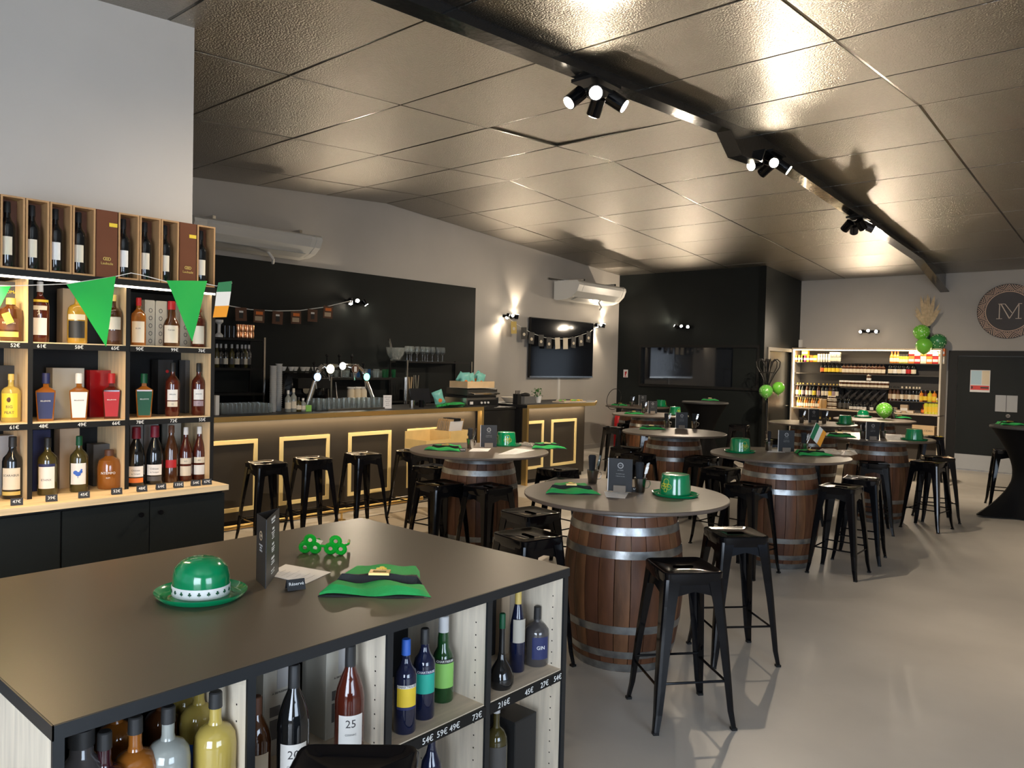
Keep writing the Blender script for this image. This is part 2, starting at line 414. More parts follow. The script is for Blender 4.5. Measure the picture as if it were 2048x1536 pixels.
# foot rail
fr=thing('foot_rail','polished brass foot rail on brackets along the bar front','foot rail',(-6.88,5.0,0))
ob('rail',B().tube((0,-2.4,.11),(0,1.28,.11),.022,n=12),gold,fr,smooth=True)
for y in (-2.0,-.9,.1,1.1):
    ob('rail_bracket',B().tube((0,y,.0),(0,y,.11),.012).tube((0,y-.05,.11),(0,y+.05,.11),.027).tube((0,y,.004),(0,y,.012),.045).tube((0,y,.11),(-.27,y,.11),.01),gold,fr)
# back part between both bars
mid=thing('black_service_counter','plain black low counter section between the two gold-edged bars','counter',(BPX-.1,8.0,0))
ob('body',B().bb(-.6,-.02,-.43,.46,0,1.10),blackm,mid); ob('worktop',B().bb(-.65,0,-.43,.46,1.10,1.13),blackm,mid)
b2c=thing('short_bar_counter','short dark bar counter with pointed overhanging top below the television','bar counter',(BPX,9.2,0))
ob('front_panel',B().bb(-.04,0,8.52-9.2,.83,.06,BTZ-.05),barpan,b2c)
ob('body',B().bb(-.7,-.04,8.48-9.2,.83,.0,BTZ-.05),blackm,b2c)
ob('worktop',B().prism([(-.85,8.47-9.2),(.10,8.47-9.2),(.10,.95),(-.25,1.5),(-.85,1.5)],BTZ-.045,BTZ),blackm,b2c)
ob('edge_trim',B().bb(.10,.108,8.47-9.2,.95,BTZ-.05,BTZ+.001).bb(.02,.108,8.47-9.2,8.51-9.2,0,BTZ-.05).prism([(.10,.95),(.108,.95),(-.24,1.508),(-.25,1.5)],BTZ-.05,BTZ+.001),gold,b2c)
ob('led_strip',B().bb(.045,.06,8.54-9.2,.85,BTZ-.050,BTZ-.0455),ledw,b2c)
for ya,yb in ((8.54,8.98),(9.17,9.80)):
    b=B(); rect(b,ya,yb,.21,.92,9.2); ob('gold_frame',b,goldp,b2c)
light('bar_led_light','AREA',(BPX+.05,9.3,BTZ-.06),5,(1,.74,.45),.02,(BPX+.05,9.3,0),sy=1.4).rotation_euler=(0,0,0)

# back bar shelving on the panel
def open_shelf(label,x0,x1,y0,y1,zs,zt,posts=True):
    t=thing('metal_shelf_unit',label,'shelf',((x0+x1)/2,(y0+y1)/2,0)); w_,d_=abs(x1-x0),abs(y1-y0)
    for z in zs: ob('shelf_board',B().bb(-w_/2,w_/2,-d_/2,d_/2,z-.03,z),blackm,t)
    for sx in (-1,1):
        for sy in (-1,1): ob('post',B().bb(sx*w_/2-.012,sx*w_/2+.012,sy*d_/2-.012,sy*d_/2+.012,.95,zt),steel if sx>0 else blackm,t)
    return t
s1z=[1.30,1.62,2.0]
open_shelf('tall black shelving with bottles at the left end of the back bar',-9.36,-9.02,4.3,5.42,s1z,2.02)
open_shelf('low black back-bar shelf carrying tumblers and green glasses',-9.36,-9.0,6.45,7.80,[1.15,1.5],1.5+.01)
open_shelf('black back-bar shelf with wine glasses on top and knives inside',-9.36,-8.98,7.83,9.24,[1.15,1.761],1.761+.01)
ob_=tag(ob('back_counter',B().bb(XL+.02,-8.75,3.0,10.2,0,.95),blackm),'low black back counter running along the wall behind the bar','counter')

# ------------------------------------------------------------------ bottles, jars, glasses
PROF={
 'whisky':[(0,0),(.93,0),(1,.02),(1,.60),(.93,.66),(.62,.72),(.36,.76),(.32,.80),(.32,.86)],
 'bordeaux':[(0,0),(.93,0),(1,.02),(1,.60),(.90,.66),(.55,.72),(.38,.78),(.36,.86)],
 'cognac':[(0,0),(.93,0),(1,.02),(.98,.50),(.86,.60),(.62,.70),(.38,.78),(.32,.84),(.32,.88)],
 'round':[(0,0),(.93,0),(1,.03),(1,.58),(.92,.66),(.70,.71),(.34,.74),(.28,.78),(.28,.90)],
 'dump':[(0,0),(.93,0),(1,.02),(1,.46),(.80,.56),(.52,.63),(.50,.74),(.42,.84)],
 'flask':[(0,0),(.80,0),(1,.07),(.98,.16),(.72,.27),(.34,.38),(.24,.48),(.22,.84)],
 'gin':[(0,0),(.90,0),(1,.03),(1,.55),(.94,.63),(.60,.70),(.28,.74),(.26,.80)],
 'squat':[(0,0),(.90,0),(1,.04),(1,.58),(.86,.74),(.50,.80),(.36,.84),(.36,.88)],
 'beer':[(0,0),(.93,0),(1,.02),(1,.56),(.85,.66),(.45,.78),(.38,.92)],
 'slim':[(0,0),(.93,0),(1,.01),(.95,.55),(.62,.72),(.40,.82),(.38,.90)],
 'jar':[(0,0),(.93,0),(1,.04),(1,.70),(.86,.80)],
}
def liquid(nm,c,r=.06,tr=.0): return mat('glass_'+nm,c,r,trans=tr,coat=.6)
LQ={'black':liquid('black',(.006,.007,.008)),'amber':liquid('amber',(.26,.085,.012)),'gold':liquid('gold',(.42,.24,.03)),'red':liquid('deep_red',(.075,.012,.006)),
 'brown':liquid('brown',(.065,.022,.007)),'green':liquid('bottle_green',(.008,.05,.012)),'clear':mat('glass_bottle_clear',(.42,.44,.40),.08,coat=.6,trans=.4),'yellow':liquid('lemon',(.42,.31,.07)),
 'purple':liquid('plum',(.035,.008,.012)),'greenyellow':liquid('olive',(.055,.045,.012)),'grey':liquid('smoke',(.055,.05,.05)),'orange':liquid('orange',(.70,.24,.03)),'lime':liquid('lime',(.62,.58,.05)),
 'navyg':liquid('navy_glass',(.006,.010,.035))}
CL={}
def col(nm,c,r=.5): CL[nm]=mat('label_'+nm,c,r)
for nm,c in (('cream',(.70,.62,.48)),('white',(.78,.75,.70)),('black',(.02,.02,.02)),('navy',(.018,.025,.10)),('red',(.42,.012,.014)),('green',(.0,.13,.06)),('teal',(.02,.40,.30)),('yellow',(.78,.55,.04)),
 ('lightgreen',(.25,.55,.12)),('gold',(.62,.45,.12)),('burgundy',(.16,.006,.018)),('grey',(.38,.37,.36)),('darkgrey',(.08,.075,.07)),('tan',(.48,.36,.24)),('blue',(.03,.12,.50)),('greenc',(.0,.07,.025)),('orange',(.75,.18,.03)),('pink',(.65,.05,.22)),('silver',(.5,.5,.5)),('brown',(.10,.04,.02)),('greybeige',(.46,.43,.36)),('wood',(.45,.27,.10))): col(nm,c)
def bottle(kind,H,r,liq,cap,labels=(),lab='bottle',cat='bottle',loc=(0,0,0),face=0.0,texts=(),group=None,n=18,capz=None,capr=None,name='bottle'):
    t=thing(name,lab,cat,loc,0,group)
    pf=PROF[kind]; ob('glass_body',B().lathe([(a*r,z*H) for a,z in pf],n),LQ[liq],t,smooth=True)
    nr,nz=pf[-1]; cr=(capr or nr*1.15)*r; c0=(capz if capz is not None else nz-.03)*H
    ob('cap',B().lathe([(nr*r*.9,c0),(cr,c0),(cr*.96,H*.99),(cr*.8,H),(0,H)],12),CL[cap],t,smooth=True)
    for (m,z0,z1,half) in labels:
        ob('paper_label',patch(r*1.012,z0*H,z1*H,face,half,20 if n>14 else 8),CL[m],t)
    for (s,size,m,z) in texts:
        ca,sa=math.cos(face),math.sin(face); rr=r*1.018
        text(s,size,m,t,(rr*ca,rr*sa,z*H),face,bend=rr)
    return t
def carton(label,x,y,z,sx,sy,sz,m,cat='box',rz=0.0,txt=(),name='carton',bands=(),group=None,lid=True):
    t=thing(name,label,cat,(x,y,z),rz,group)
    ob('carton_body',B().bb(-sx/2,sx/2,-sy/2,sy/2,0,sz),m,t)
    ob('carton_front',B().bb(sx/2,sx/2+.001,-sy/2+.004,sy/2-.004,.004,sz-.004),m if not bands else CL[bands[0]],t)
    for (s,size,mm,zz) in txt: text(s,size,mm,t,(sx/2+.002,0,zz*sz),0.0)
    return t

# ================================================================== wall shelf (left)
WX,WB=-4.40,-4.80
rows=[1.012,1.402,1.812,2.135]
ws=thing('spirits_shelf','tall black and pine shelf unit full of spirits on the left wall','shelf',(WX,1.8,0))
def L(x0,x1,y0,y1,z0,z1): return B().bb(x0-WX,x1-WX,y0-1.8,y1-1.8,z0,z1)
ws_y0=-.12
ob('back_panel',L(WB,WB+.012,ws_y0,2.31,1.012,2.135),blackm,ws)
divs=[-.105,.375,.855,1.331,1.808,2.302]
for i,y in enumerate(divs):
    o=ob('side_panel',L(WB+.012,WX-.004,y-.010,y+.010,1.012,2.135),pinew,ws)
    ob('front_edge',L(WX-.004,WX,y-.011,y+.011,1.012,2.135),blackm,o)
for z in rows[1:3]:
    for a,b_ in zip(divs,divs[1:]):
        o=ob('shelf_board',L(WB+.012,WX-.004,a+.010,b_-.010,z-.022,z),pinelw,ws)
        ob('price_strip',L(WX-.004,WX+.002,a+.010,b_-.010,z-.036,z-.006),blackm,o)
ob('top_board',L(WB,WX,ws_y0,2.312,2.135,2.172),blackm,ws)
ob('led_strip',L(WX-.012,WX+.002,ws_y0,2.31,2.128,2.138),ledc,ws)
light('shelf_led_light','AREA',(WX-.02,1.1,2.12),26,(1,.70,.36),.02,(WX-.2,1.1,1.0),sy=2.4)
bpy.context.view_layer.update()
bc=thing('base_cabinet','matt black base cabinet with pine ledge under the spirits shelf','cabinet',(-4.2,1.2,0))
ob('body',B().bb(-.60,-.03,-1.4,1.08,.08,.975),blackm,bc); ob('plinth',B().bb(-.6,-.08,-1.4,1.08,0,.08),blackm,bc)
ob('ledge',B().bb(-.60,0,-1.4,1.105,.98,1.011),pinelw,bc)
for y0 in (-1.38,-.98,-.58,-.18,.22,.655):
    yw=.43 if y0>.2 else .39
    d=ob('door',B().bb(-.03,-.012,y0,y0+yw,.09,.965),darkm,bc)
    yk=y0+(yw-.05 if y0 in (.22,-.58,-1.38) else .05)
    ob('knob',B().tube((-.012,yk,.90),(.006,yk,.90),.008).tube((.006,yk,.90),(.012,yk,.90),.014),blackg,d)

F0=-0.45   # labels turned slightly towards the room
# --- bottom row
z=rows[0]
for (lab,y,sx,sy,sz,m,x) in (
 ('pale grey tall carton behind the black cream-labelled bottle, left edge of bottom row',1.294,.09,.085,.31,CL['grey'],-4.66),
 ('tall navy blue carton at left of the bottom middle compartment',1.458,.09,.085,.33,CL['navy'],-4.68),
 ('tall beige carton with red edge behind the rooster bottle',1.597,.09,.10,.33,CL['tan'],-4.68),
 ('black and grey short carton behind the squat amber bottle',1.771,.10,.12,.235,CL['darkgrey'],-4.66),
 ('white tall carton behind the left burgundy-capped bottle',1.977,.08,.075,.34,CL['grey'],-4.72),
 ('white tall carton behind the right burgundy-capped bottle',2.063,.08,.085,.345,CL['grey'],-4.72),
 ('silver grey carton behind the bottle with red seal',2.203,.08,.085,.335,CL['greybeige'],-4.72),
 ('grey carton behind the two white-capped cognac bottles',2.357,.08,.085,.325,CL['greybeige'],-4.72)):
    c_=carton(lab,x,y,z,sx,sy,sz,m)
WS=[ # kind, px, H, r, liquid, cap, labels, label, texts, y
 ('bordeaux',1.283,.315,.042,'black','black',[('cream',.15,.50,.95),('gold',.06,.12,1.0)],'black bottle with ornate cream label and gold base band, bottom row left',[('SCARABUS',.016,inkm,.38)]),
 ('whisky',1.444,.30,.042,'greenyellow','black',[('white',.12,.50,.9),('navy',.50,.55,.95)],'dark bottle with white label and navy top band behind the 39 euro tag',[('ETHINX',.014,inkm,.27)]),
 ('whisky',1.598,.30,.041,'greenyellow','greenc',[('white',.14,.52,.9)],'whisky bottle with blue and red rooster on white label',[]),
 ('squat',1.753,.215,.055,'amber','brown',[],'squat amber bottle with printed white lettering behind the 52 euro tag',[('NTEMPO',.019,chalk,.42),('RUM',.010,chalk,.30)]),
 ('cognac',1.9,.335,.042,'black','burgundy',[('white',.16,.34,.95),('orange',.06,.14,.95)],'left of two black bottles with burgundy wax tops',[('Château',.014,inkm,.27),('du Tariquet',.010,inkm,.21)]),
 ('cognac',2.005,.338,.042,'black','burgundy',[('white',.16,.34,.95),('darkgrey',.06,.14,.95)],'right of two black bottles with burgundy wax tops',[('Château',.014,inkm,.27),('du Tariquet',.010,inkm,.21)]),
 ('slim',2.102,.335,.036,'brown','brown',[('red',.26,.40,.8)],'brown bottle with red round seal and copper neck',[]),
 ('cognac',2.19,.32,.036,'red','white',[('cream',.10,.28,.85),('cream',.32,.43,.85)],'left of two red-brown cognac bottles with white capsules',[('XO',.012,inkm,.37)]),
 ('cognac',2.274,.32,.036,'red','white',[('white',.10,.28,.85),('cream',.32,.43,.85)],'right of two red-brown cognac bottles with white capsules',[('XO',.012,inkm,.37)]),
]
for k_,y,H,r,lq,cp,lb,lab,tx in WS:
    cz_= .86 if cp in('burgundy','white') else None
    if cp=='burgundy': cz_=.80
    t=bottle(k_,H,r*1.10,lq,cp,lb,lab,loc=(-4.50,y,z),face=F0,texts=tx,capz=cz_,capr=.52 if cp=='burgundy' else None)
    if 'rooster' in lab:
        rr=r*1.10*1.012
        b=B(); b.ball((0,0,0),.012,10,6,sx=.12,sy=1.2); b.ball((0,.014,.012),.008,8,5,sx=.15,sy=1); b.ball((0,-.012,.008),.011,8,5,sx=.12,sy=1); b.tube((0,.014,.01),(0,.017,.026),.004); b.tube((0,0,-.01),(0,0,-.022),.0015)
        o=ob('rooster_print',b,CL['blue'],t); o.location=(rr*math.cos(F0),rr*math.sin(F0),.33*H); o.rotation_euler=(0,0,F0)
# --- middle row
z=rows[1]
for (lab,y,sx,sy,sz,m,x) in (
 ('black carton behind the yellow big-label bottle, left edge of middle row',1.295,.09,.12,.285,CL['black'],-4.66),
 ('pale grey carton behind the white decanter bottle',1.587,.10,.16,.275,CL['greybeige'],-4.68),
 ('glossy red carton behind the red decanter bottle',1.762,.11,.15,.265,mat('carton_red_gloss',(.30,.006,.008),.2,coat=.6),-4.66),
 ('black tall carton with a small red emblem behind the 12 year bottle',2.134,.09,.09,.33,CL['black'],-4.70),
 ('dark tall carton behind the rightmost middle-row bottle',2.306,.08,.085,.33,CL['darkgrey'],-4.71)):
    c_=carton(lab,x,y,z,sx,sy,sz,m)
    if 'emblem' in lab: ob('emblem',B().ball((.046,.01,.26),.010,8,6,sx=.1),CL['red'],c_)
t=bottle('round',.245,.044,'yellow','gold',[('yellow',.10,.60,.85)],'yellow whisky bottle with black bold lettering in the middle row left',loc=(-4.50,1.274,z),face=F0,texts=[('BIG',.020,inkm,.32),('PEAT',.020,inkm,.20)])
ob('portrait_print',B().ball((.045*math.cos(F0),.045*math.sin(F0),.115),.013,10,6,sx=.2,sy=.9),CL['brown'],t)
def decanter(lab,y,capc,frontc,lq):
    t=thing('decanter_bottle',lab,'bottle',(-4.50,y,z),-0.35)
    pts=[(.045,.052),(.052,.045),(.052,-.045),(.045,-.052),(-.045,-.052),(-.052,-.045),(-.052,.045),(-.045,.052)]
    b=B()
    secs=[(.80,0),(.82,.008),(1.0,.15),(1.0,.158),(.30,.178),(.26,.20)]
    vs=[(px*s*.86,py*s*.86,zz) for s,zz in secs for px,py in pts]; n=8
    fs=[tuple(range(n))[::-1],tuple(range(5*n,6*n))]
    for i in range(5):
        for j in range(n): fs.append((i*n+j,i*n+(j+1)%n,(i+1)*n+(j+1)%n,(i+1)*n+j))
    ob('glass_body',b.add(vs,fs),LQ[lq],t)
    ob('cap',B().lathe([(0,.195),(.019,.195),(.019,.245),(.017,.25),(0,.25)],14),capc,t,smooth=True)
    ob('front_plate',B().add([(.0375,-.030,.012),(.0375,.030,.012),(.0462,.040,.150),(.0462,-.040,.150)],[(0,1,2,3)]),frontc,t)
    text('BELLEVOYE',.009,chalk if frontc is not CL['white'] else inkm,t,(.0455,0,.105),0)
    return t
decanter('navy blue fronted square decanter whisky',1.434,CL['navy'],CL['navy'],'amber')
decanter('white fronted square decanter whisky',1.595,CL['white'],CL['white'],'amber')
decanter('red fronted square decanter whisky',1.762,CL['red'],CL['red'],'red')
decanter('green fronted square decanter whisky',1.94,CL['greenc'],CL['greenc'],'amber')
for px_y,lab,c2,s in ((2.106,'tall whisky bottle with cream lower label and number 12 in the middle row','cream','12'),(2.265,'tall whisky bottle with mauve lower label at the right end of the middle row','pinkgrey','15')):
    CL.setdefault('pinkgrey',mat('label_mauve',(.36,.26,.28),.5))
    bottle('whisky',.315,.040,'red','black',[('white',.30,.50,.75),(c2,.18,.28,.75)],lab,loc=(-4.50,px_y,z),face=F0,texts=[('ARRAN',.011,inkm,.41),(s,.012,inkm,.23)])
# --- top row
z=rows[2]
c_=carton('black and grey carton with gold lettering, top row left edge',-4.66,1.283,z,.10,.13,.31,CL['darkgrey'],txt=[('KILCHOMAN',.022,yellowf,.83)])
t=bottle('squat',.22,.055,'brown','gold',[('gold',.10,.22,.8),('brown',.26,.52,.8)],'brown squat bottle with yellow hanging tag, top row left',loc=(-4.50,1.272,z),face=F0,texts=[('Kilchoman',.014,cream,.42)])
ob('hanging_tag',B().box((.058,-.03,.115),(.002,.036,.055),rz=F0,rx=.4),yellowf,t)
bottle('whisky',.315,.043,'red','silver',[('white',.12,.40,.95),('cream',.53,.60,.95),('yellow',.66,.70,1.2)],'red-brown bottle with yellow neck band left of the big green pennant',loc=(-4.50,1.403,z),face=F0,texts=[('7',.03,cream,.47)])
bottle('round',.285,.048,'gold','cream',[('black',.10,.42,.9),('cream',.44,.54,.95)],'golden bottle with dark picture label left of the pennant tip',loc=(-4.47,1.573,z),face=F0)
carton('white and brown tall carton behind the golden bottle',-4.66,1.595,z,.09,.09,.30,CL['tan'])
carton('black tall carton half hidden behind the large green pennant',-4.66,1.724,z,.09,.11,.28,CL['black'])
bottle('round',.275,.046,'brown','gold',[('cream',.30,.55,.95),('brown',.08,.28,.9)],'golden brown bottle hidden behind the right edge of the large pennant',loc=(-4.47,1.757,z),face=F0)
bottle('whisky',.272,.040,'amber','red',[('cream',.06,.50,.9)],'amber bottle with red cap and cream label at left of right compartment',loc=(-4.50,1.905,z),face=F0,texts=[('RUM',.012,inkm,.35)])
for i,py in enumerate((2.016,2.075,2.227)):
    c_=carton(('cream carton with black link motif left of the red-capped bottle','cream carton with black link motif directly behind the red-capped bottle','cream carton with black link motif behind the right green pennant')[i],-4.64,py,z,.08,.066 if i!=1 else .075,.27,CL['cream'])
    b=B()
    for k in range(5): b.lathe([(.010,0),(.013,0),(.013,.001),(.010,.001),(.010,0)],12,(.0415,0,.03+.045*k),sy=.8,M=Matrix.Rotation(PI/2,3,'Y'))
    ob('link_motif',b,inkm,c_)
bottle('dump',.265,.046,'brown','red',[('cream',.08,.46,.9)],'brown bottle with red cap and cream label left of the small pennant',loc=(-4.48,2.085,z),face=F0,texts=[('Caroni',.013,inkm,.36)])
bottle('whisky',.255,.040,'red','red',[('cream',.08,.50,.9)],'brown bottle with cream label right of the small pennant tip',loc=(-4.48,2.249,z),face=F0)
# --- prices written on the shelf strips
for s,y,zz in [('52€', 1.262, 1.793), ('61€', 1.38, 1.8), ('58€', 1.557, 1.798), ('65€', 1.739, 1.797), ('90€', 1.87, 1.796), ('99€', 2.067, 1.797), ('76€', 2.23, 1.798), ('61€', 1.26, 1.395), ('48€', 1.392, 1.393), ('49€', 1.575, 1.391), ('66€', 1.748, 1.391), ('78€', 1.876, 1.391), ('72€', 2.066, 1.392), ('55€', 2.238, 1.39)]:
    row=1.812 if zz>1.6 else 1.402
    text(s,.026,chalk,ws,(.0035,y-1.8,row-.021),0.0,name='price_writing')
# --- folded price tags on the ledge
def price_tag(s,loc_,label,rz=F0*.6,w_=.052,h_=.034):
    t=thing('price_tag',label,'price tag',loc_,rz)
    ob('slate_card',B().box((0,0,h_/2+.001),(.003,w_,h_),ry=-.25),slate,t)
    ob('back_leaf',B().box((-.014,0,h_/2+.001),(.002,w_,h_),ry=.35),slate,t)
    text(s,.021,chalk,t,(.0026,0,h_/2+.002),0,tilt=.25)
    return t
for s,(y,d_) in zip(('47€','39€','45€','52€','48€','64€','135€','54€','67€'),[(1.235, 0), (1.388, 0), (1.54, 0), (1.702, 0), (1.834, 0), (1.938, 0), (2.037, 0), (2.138, 0), (2.205, 0)]):
    price_tag(s,(-4.265,y,1.011),'small slate price tag on the pine ledge '+{'47€':'below the black cream-labelled bottle','39€':'below the navy-banded white label','45€':'below the rooster bottle','52€':'below the squat amber bottle','48€':'below the left burgundy-capped bottle','64€':'below the right burgundy-capped bottle','135€':'below the bottle with red seal','54€':'below the left white-capped bottle','67€':'at the right end of the row'}[s])

# --- wine boxes on top
ye=[1.104, 1.195, 1.305, 1.414, 1.521, 1.636, 1.75, 1.864, 1.983, 2.088, 2.194, 2.309]
i=0
for k,(a,b_) in enumerate(zip(ye,ye[1:])):
    closed=k in (5,9)
    w_=b_-a-.004; H=.36
    pos=['first','first','second','third','fourth','left closed','fifth','sixth','seventh','right closed','last'][k]
    if closed:
        t=thing('wooden_bottle_box',('closed red-brown wooden bottle box, left one of two closed' if k==5 else 'closed red-brown wooden bottle box, right one of two closed'),'box',(-4.40,(a+b_)/2,2.172))
        ob('box_body',B().bb(-.11,-.004,-w_/2,w_/2,0,H),redbrown,t); ob('lid',B().bb(-.004,0,-w_/2+.002,w_/2-.002,.002,H-.002),redbrown,t)
        text('Laubade',.019,CL['gold'],t,(.001,0,.075),0); ob('emblem',B().lathe([(.006,0),(.009,0),(.009,.001),(.006,.001),(.006,0)],12,(.0005,-.011,.10),M=Matrix.Rotation(PI/2,3,'Y')).lathe([(.006,0),(.009,0),(.009,.001),(.006,.001),(.006,0)],12,(.0005,.0,.10),M=Matrix.Rotation(PI/2,3,'Y')).lathe([(.006,0),(.009,0),(.009,.001),(.006,.001),(.006,0)],12,(.0005,.011,.10),M=Matrix.Rotation(PI/2,3,'Y')),CL['gold'],t)
        ob('yellow_sticker',B().bb(0,.001,w_/2-.045,w_/2-.003,.275,.295),CL['yellow'],t)
    else:
        nth={0:'box at the far left frame edge',1:'leftmost whole box',2:'second from left',3:'third from left',4:'beside the left closed box',6:'right after the left closed box',7:'second after the left closed box',8:'directly left of the right closed box',10:'rightmost of the row'}[k]
        t=thing('wooden_bottle_box','open-fronted wooden display box with dark bottle, '+nth,'box',(-4.40,(a+b_)/2,2.172))
        ob('box_back',B().bb(-.115,-.105,-w_/2,w_/2,0,H),redbrown,t)
        for sy in (-1,1): ob('box_side',B().bb(-.105,-.006,sy*w_/2-(.007 if sy>0 else 0),sy*w_/2+(.007 if sy<0 else 0),0,H),redbrown if sy<0 else woodbox,t)
        for zz in (0,H-.008): ob('box_end',B().bb(-.105,-.006,-w_/2+.007,w_/2-.007,zz,zz+.008),woodbox,t)
        f=.009
        ob('front_frame',B().bb(-.006,0,-w_/2,w_/2,0,f).bb(-.006,0,-w_/2,w_/2,H-f,H).bb(-.006,0,-w_/2,-w_/2+f,f,H-f).bb(-.006,0,w_/2-f,w_/2,f,H-f),woodbox,t)
        bottle('bordeaux',.325,.038,'black','black',[('cream' if k%3 else 'white',.18,.46,.80)],'dark bottle with cream label inside the display box, '+nth,loc=(-4.448,(a+b_)/2-.012,2.181),face=-.45,texts=[],group=None)

# --- bunting of green pennants and the flag
def cord(name,pts,r,m,label,cat,group=None):
    o=ob(name,B().path(pts,r,5),m); return tag(o,label,cat,group)
bx=-4.16
P_=[(-4.16, 1.013, 2.046), (-4.16, 1.101, 2.063), (-4.16, 1.175, 2.068), (-4.16, 1.275, 2.081), (-4.16, 1.411, 2.099), (-4.16, 1.533, 2.13), (-4.16, 1.643, 2.159), (-4.16, 1.72, 2.185), (-4.16, 1.771, 2.18), (-4.16, 1.907, 2.158), (-4.16, 2.014, 2.16), (-4.16, 2.138, 2.166), (-4.16, 2.192, 2.16), (-4.16, 2.286, 2.186)]
bun=thing('pennant_bunting','white cord bunting with green pennants and an Irish flag hung across the shelf','bunting',P_[0])
def rel(p,o): return tuple(a-b for a,b in zip(p,o))
ob('cord',B().path([rel(p,P_[0]) for p in P_],.0022,5),whitef,bun)
def pennant(a,b_,c_):
    q=[rel(v,P_[0]) for v in (a,b_,c_)]
    b=B(); n=8; vs=[];fs=[]
    A,Bb,Cc=[Vector(v) for v in q]
    for i in range(n+1):
        s=i/n
        l=A.lerp(Cc,s); r_=Bb.lerp(Cc,s)
        for j in range(5):
            p=l.lerp(r_,j/4); p.x+=.006*math.sin(s*5+j)*(1-s)+.002
            vs.append(p)
    m_=len(vs); vs+= [v+Vector((-.0015,0,0)) for v in vs[:m_]]
    for i in range(n):
        for j in range(4):
            f=(5*i+j,5*i+j+1,5*i+j+6,5*i+j+5); fs.append(f); fs.append(tuple(m_+t for t in f[::-1]))
    return b.add(vs,fs)
for t3 in [[(-4.155, 0.984, 2.043), (-4.155, 1.174, 2.067), (-4.155, 1.071, 1.838)], [(-4.155, 1.411, 2.096), (-4.155, 1.644, 2.161), (-4.155, 1.598, 1.797)], [(-4.155, 1.904, 2.163), (-4.155, 2.135, 2.183), (-4.155, 2.05, 1.84)]]:
    ob('pennant',pennant(*t3),greenflag,bun,smooth=True)
fq=[[(-4.15, 2.198, 2.18), (-4.15, 2.28, 2.196), (-4.15, 2.275, 2.135), (-4.15, 2.187, 2.125)], [(-4.15, 2.187, 2.125), (-4.15, 2.275, 2.135), (-4.15, 2.264, 2.054), (-4.15, 2.179, 2.045)], [(-4.15, 2.179, 2.045), (-4.15, 2.264, 2.054), (-4.15, 2.25, 1.987), (-4.15, 2.168, 1.98)]]
for q,m_ in zip(fq,(mat('flag_dark_green',(.02,.19,.07),.6),whitef,orangef)):
    b=B(); vs=[rel(v,P_[0]) for v in q]; b.add(vs+[(v[0]-.0015,v[1],v[2]) for v in vs],[(0,1,2,3),(7,6,5,4),(0,4,5,1),(1,5,6,2),(2,6,7,3),(3,7,4,0)])
    ob('flag_stripe',b,m_,bun)
# knots in wood

# ================================================================== island counter
IX0,IX1,IY0,IY1,IZ=-3.12,-1.80,.59,2.435,.96
isl=thing('island_counter','large dark-topped island shelf with pine compartments in the foreground','counter',(IX1,1.5,0))
def I(x0,x1,y0,y1,z0,z1): return B().bb(x0-IX1,x1-IX1,y0-1.5,y1-1.5,z0,z1)
ob('counter_top',I(IX0,IX1-.004,IY0+.004,IY1,IZ-.034,IZ),counterm,isl)
ob('top_edge',I(IX1-.004,IX1,IY0,IY1,IZ-.034,IZ-.001),counterside,isl); ob('top_edge',I(IX0,IX1,IY0,IY0+.004,IZ-.034,IZ-.001),counterside,isl)
idv=[.604,1.062,1.527,1.977,2.418]
dep=.42
ob('back_panel',I(IX1-dep-.02,IX1-dep,IY0+.02,IY1-.01,.06,.926),blackm,isl)
ob('core',I(IX0+.02,IX1-dep-.02,IY0+.02,IY1-.02,.0,.926),blackm,isl)
for k,y in enumerate(idv):
    o=ob('side_panel',I(IX1-dep if k else IX0+.01,IX1-.012,y-.010,y+.010,.0,.926),pine,isl)
    ob('front_edge',I(IX1-.012,IX1-.003,y-.012,y+.012,0,.926),counterside,o)
    if k:
        b=B()
        for xx in (-.06,-.33):
            for zz in range(17): b.tube((xx,y-1.5-.0102,.12+.045*zz),(xx,y-1.5-.0108,.12+.045*zz),.0028,n=6)
        ob('peg_holes',b,slotm,o)
for a,b_ in zip(idv,idv[1:]):
    for z in (.560,.085):
        o=ob('shelf_board',I(IX1-dep,IX1-.012,a+.010,b_-.010,z-.022,z),pinel,isl)
        if z>.5: ob('price_strip',I(IX1-.012,IX1-.002,a+.010,b_-.010,z-.040,z-.004),blackm,o)
for s,y in [('49€', 1.583), ('54€', 1.689), ('59€', 1.753), ('49€', 1.811), ('73€', 1.919), ('216€', 2.059), ('45€', 2.2), ('27€', 2.292), ('54€', 2.373)]:
    text(s,.030,chalk,isl,(.0,y-1.5,.538),0.0,name='price_writing')
z=.560
F1=-.55
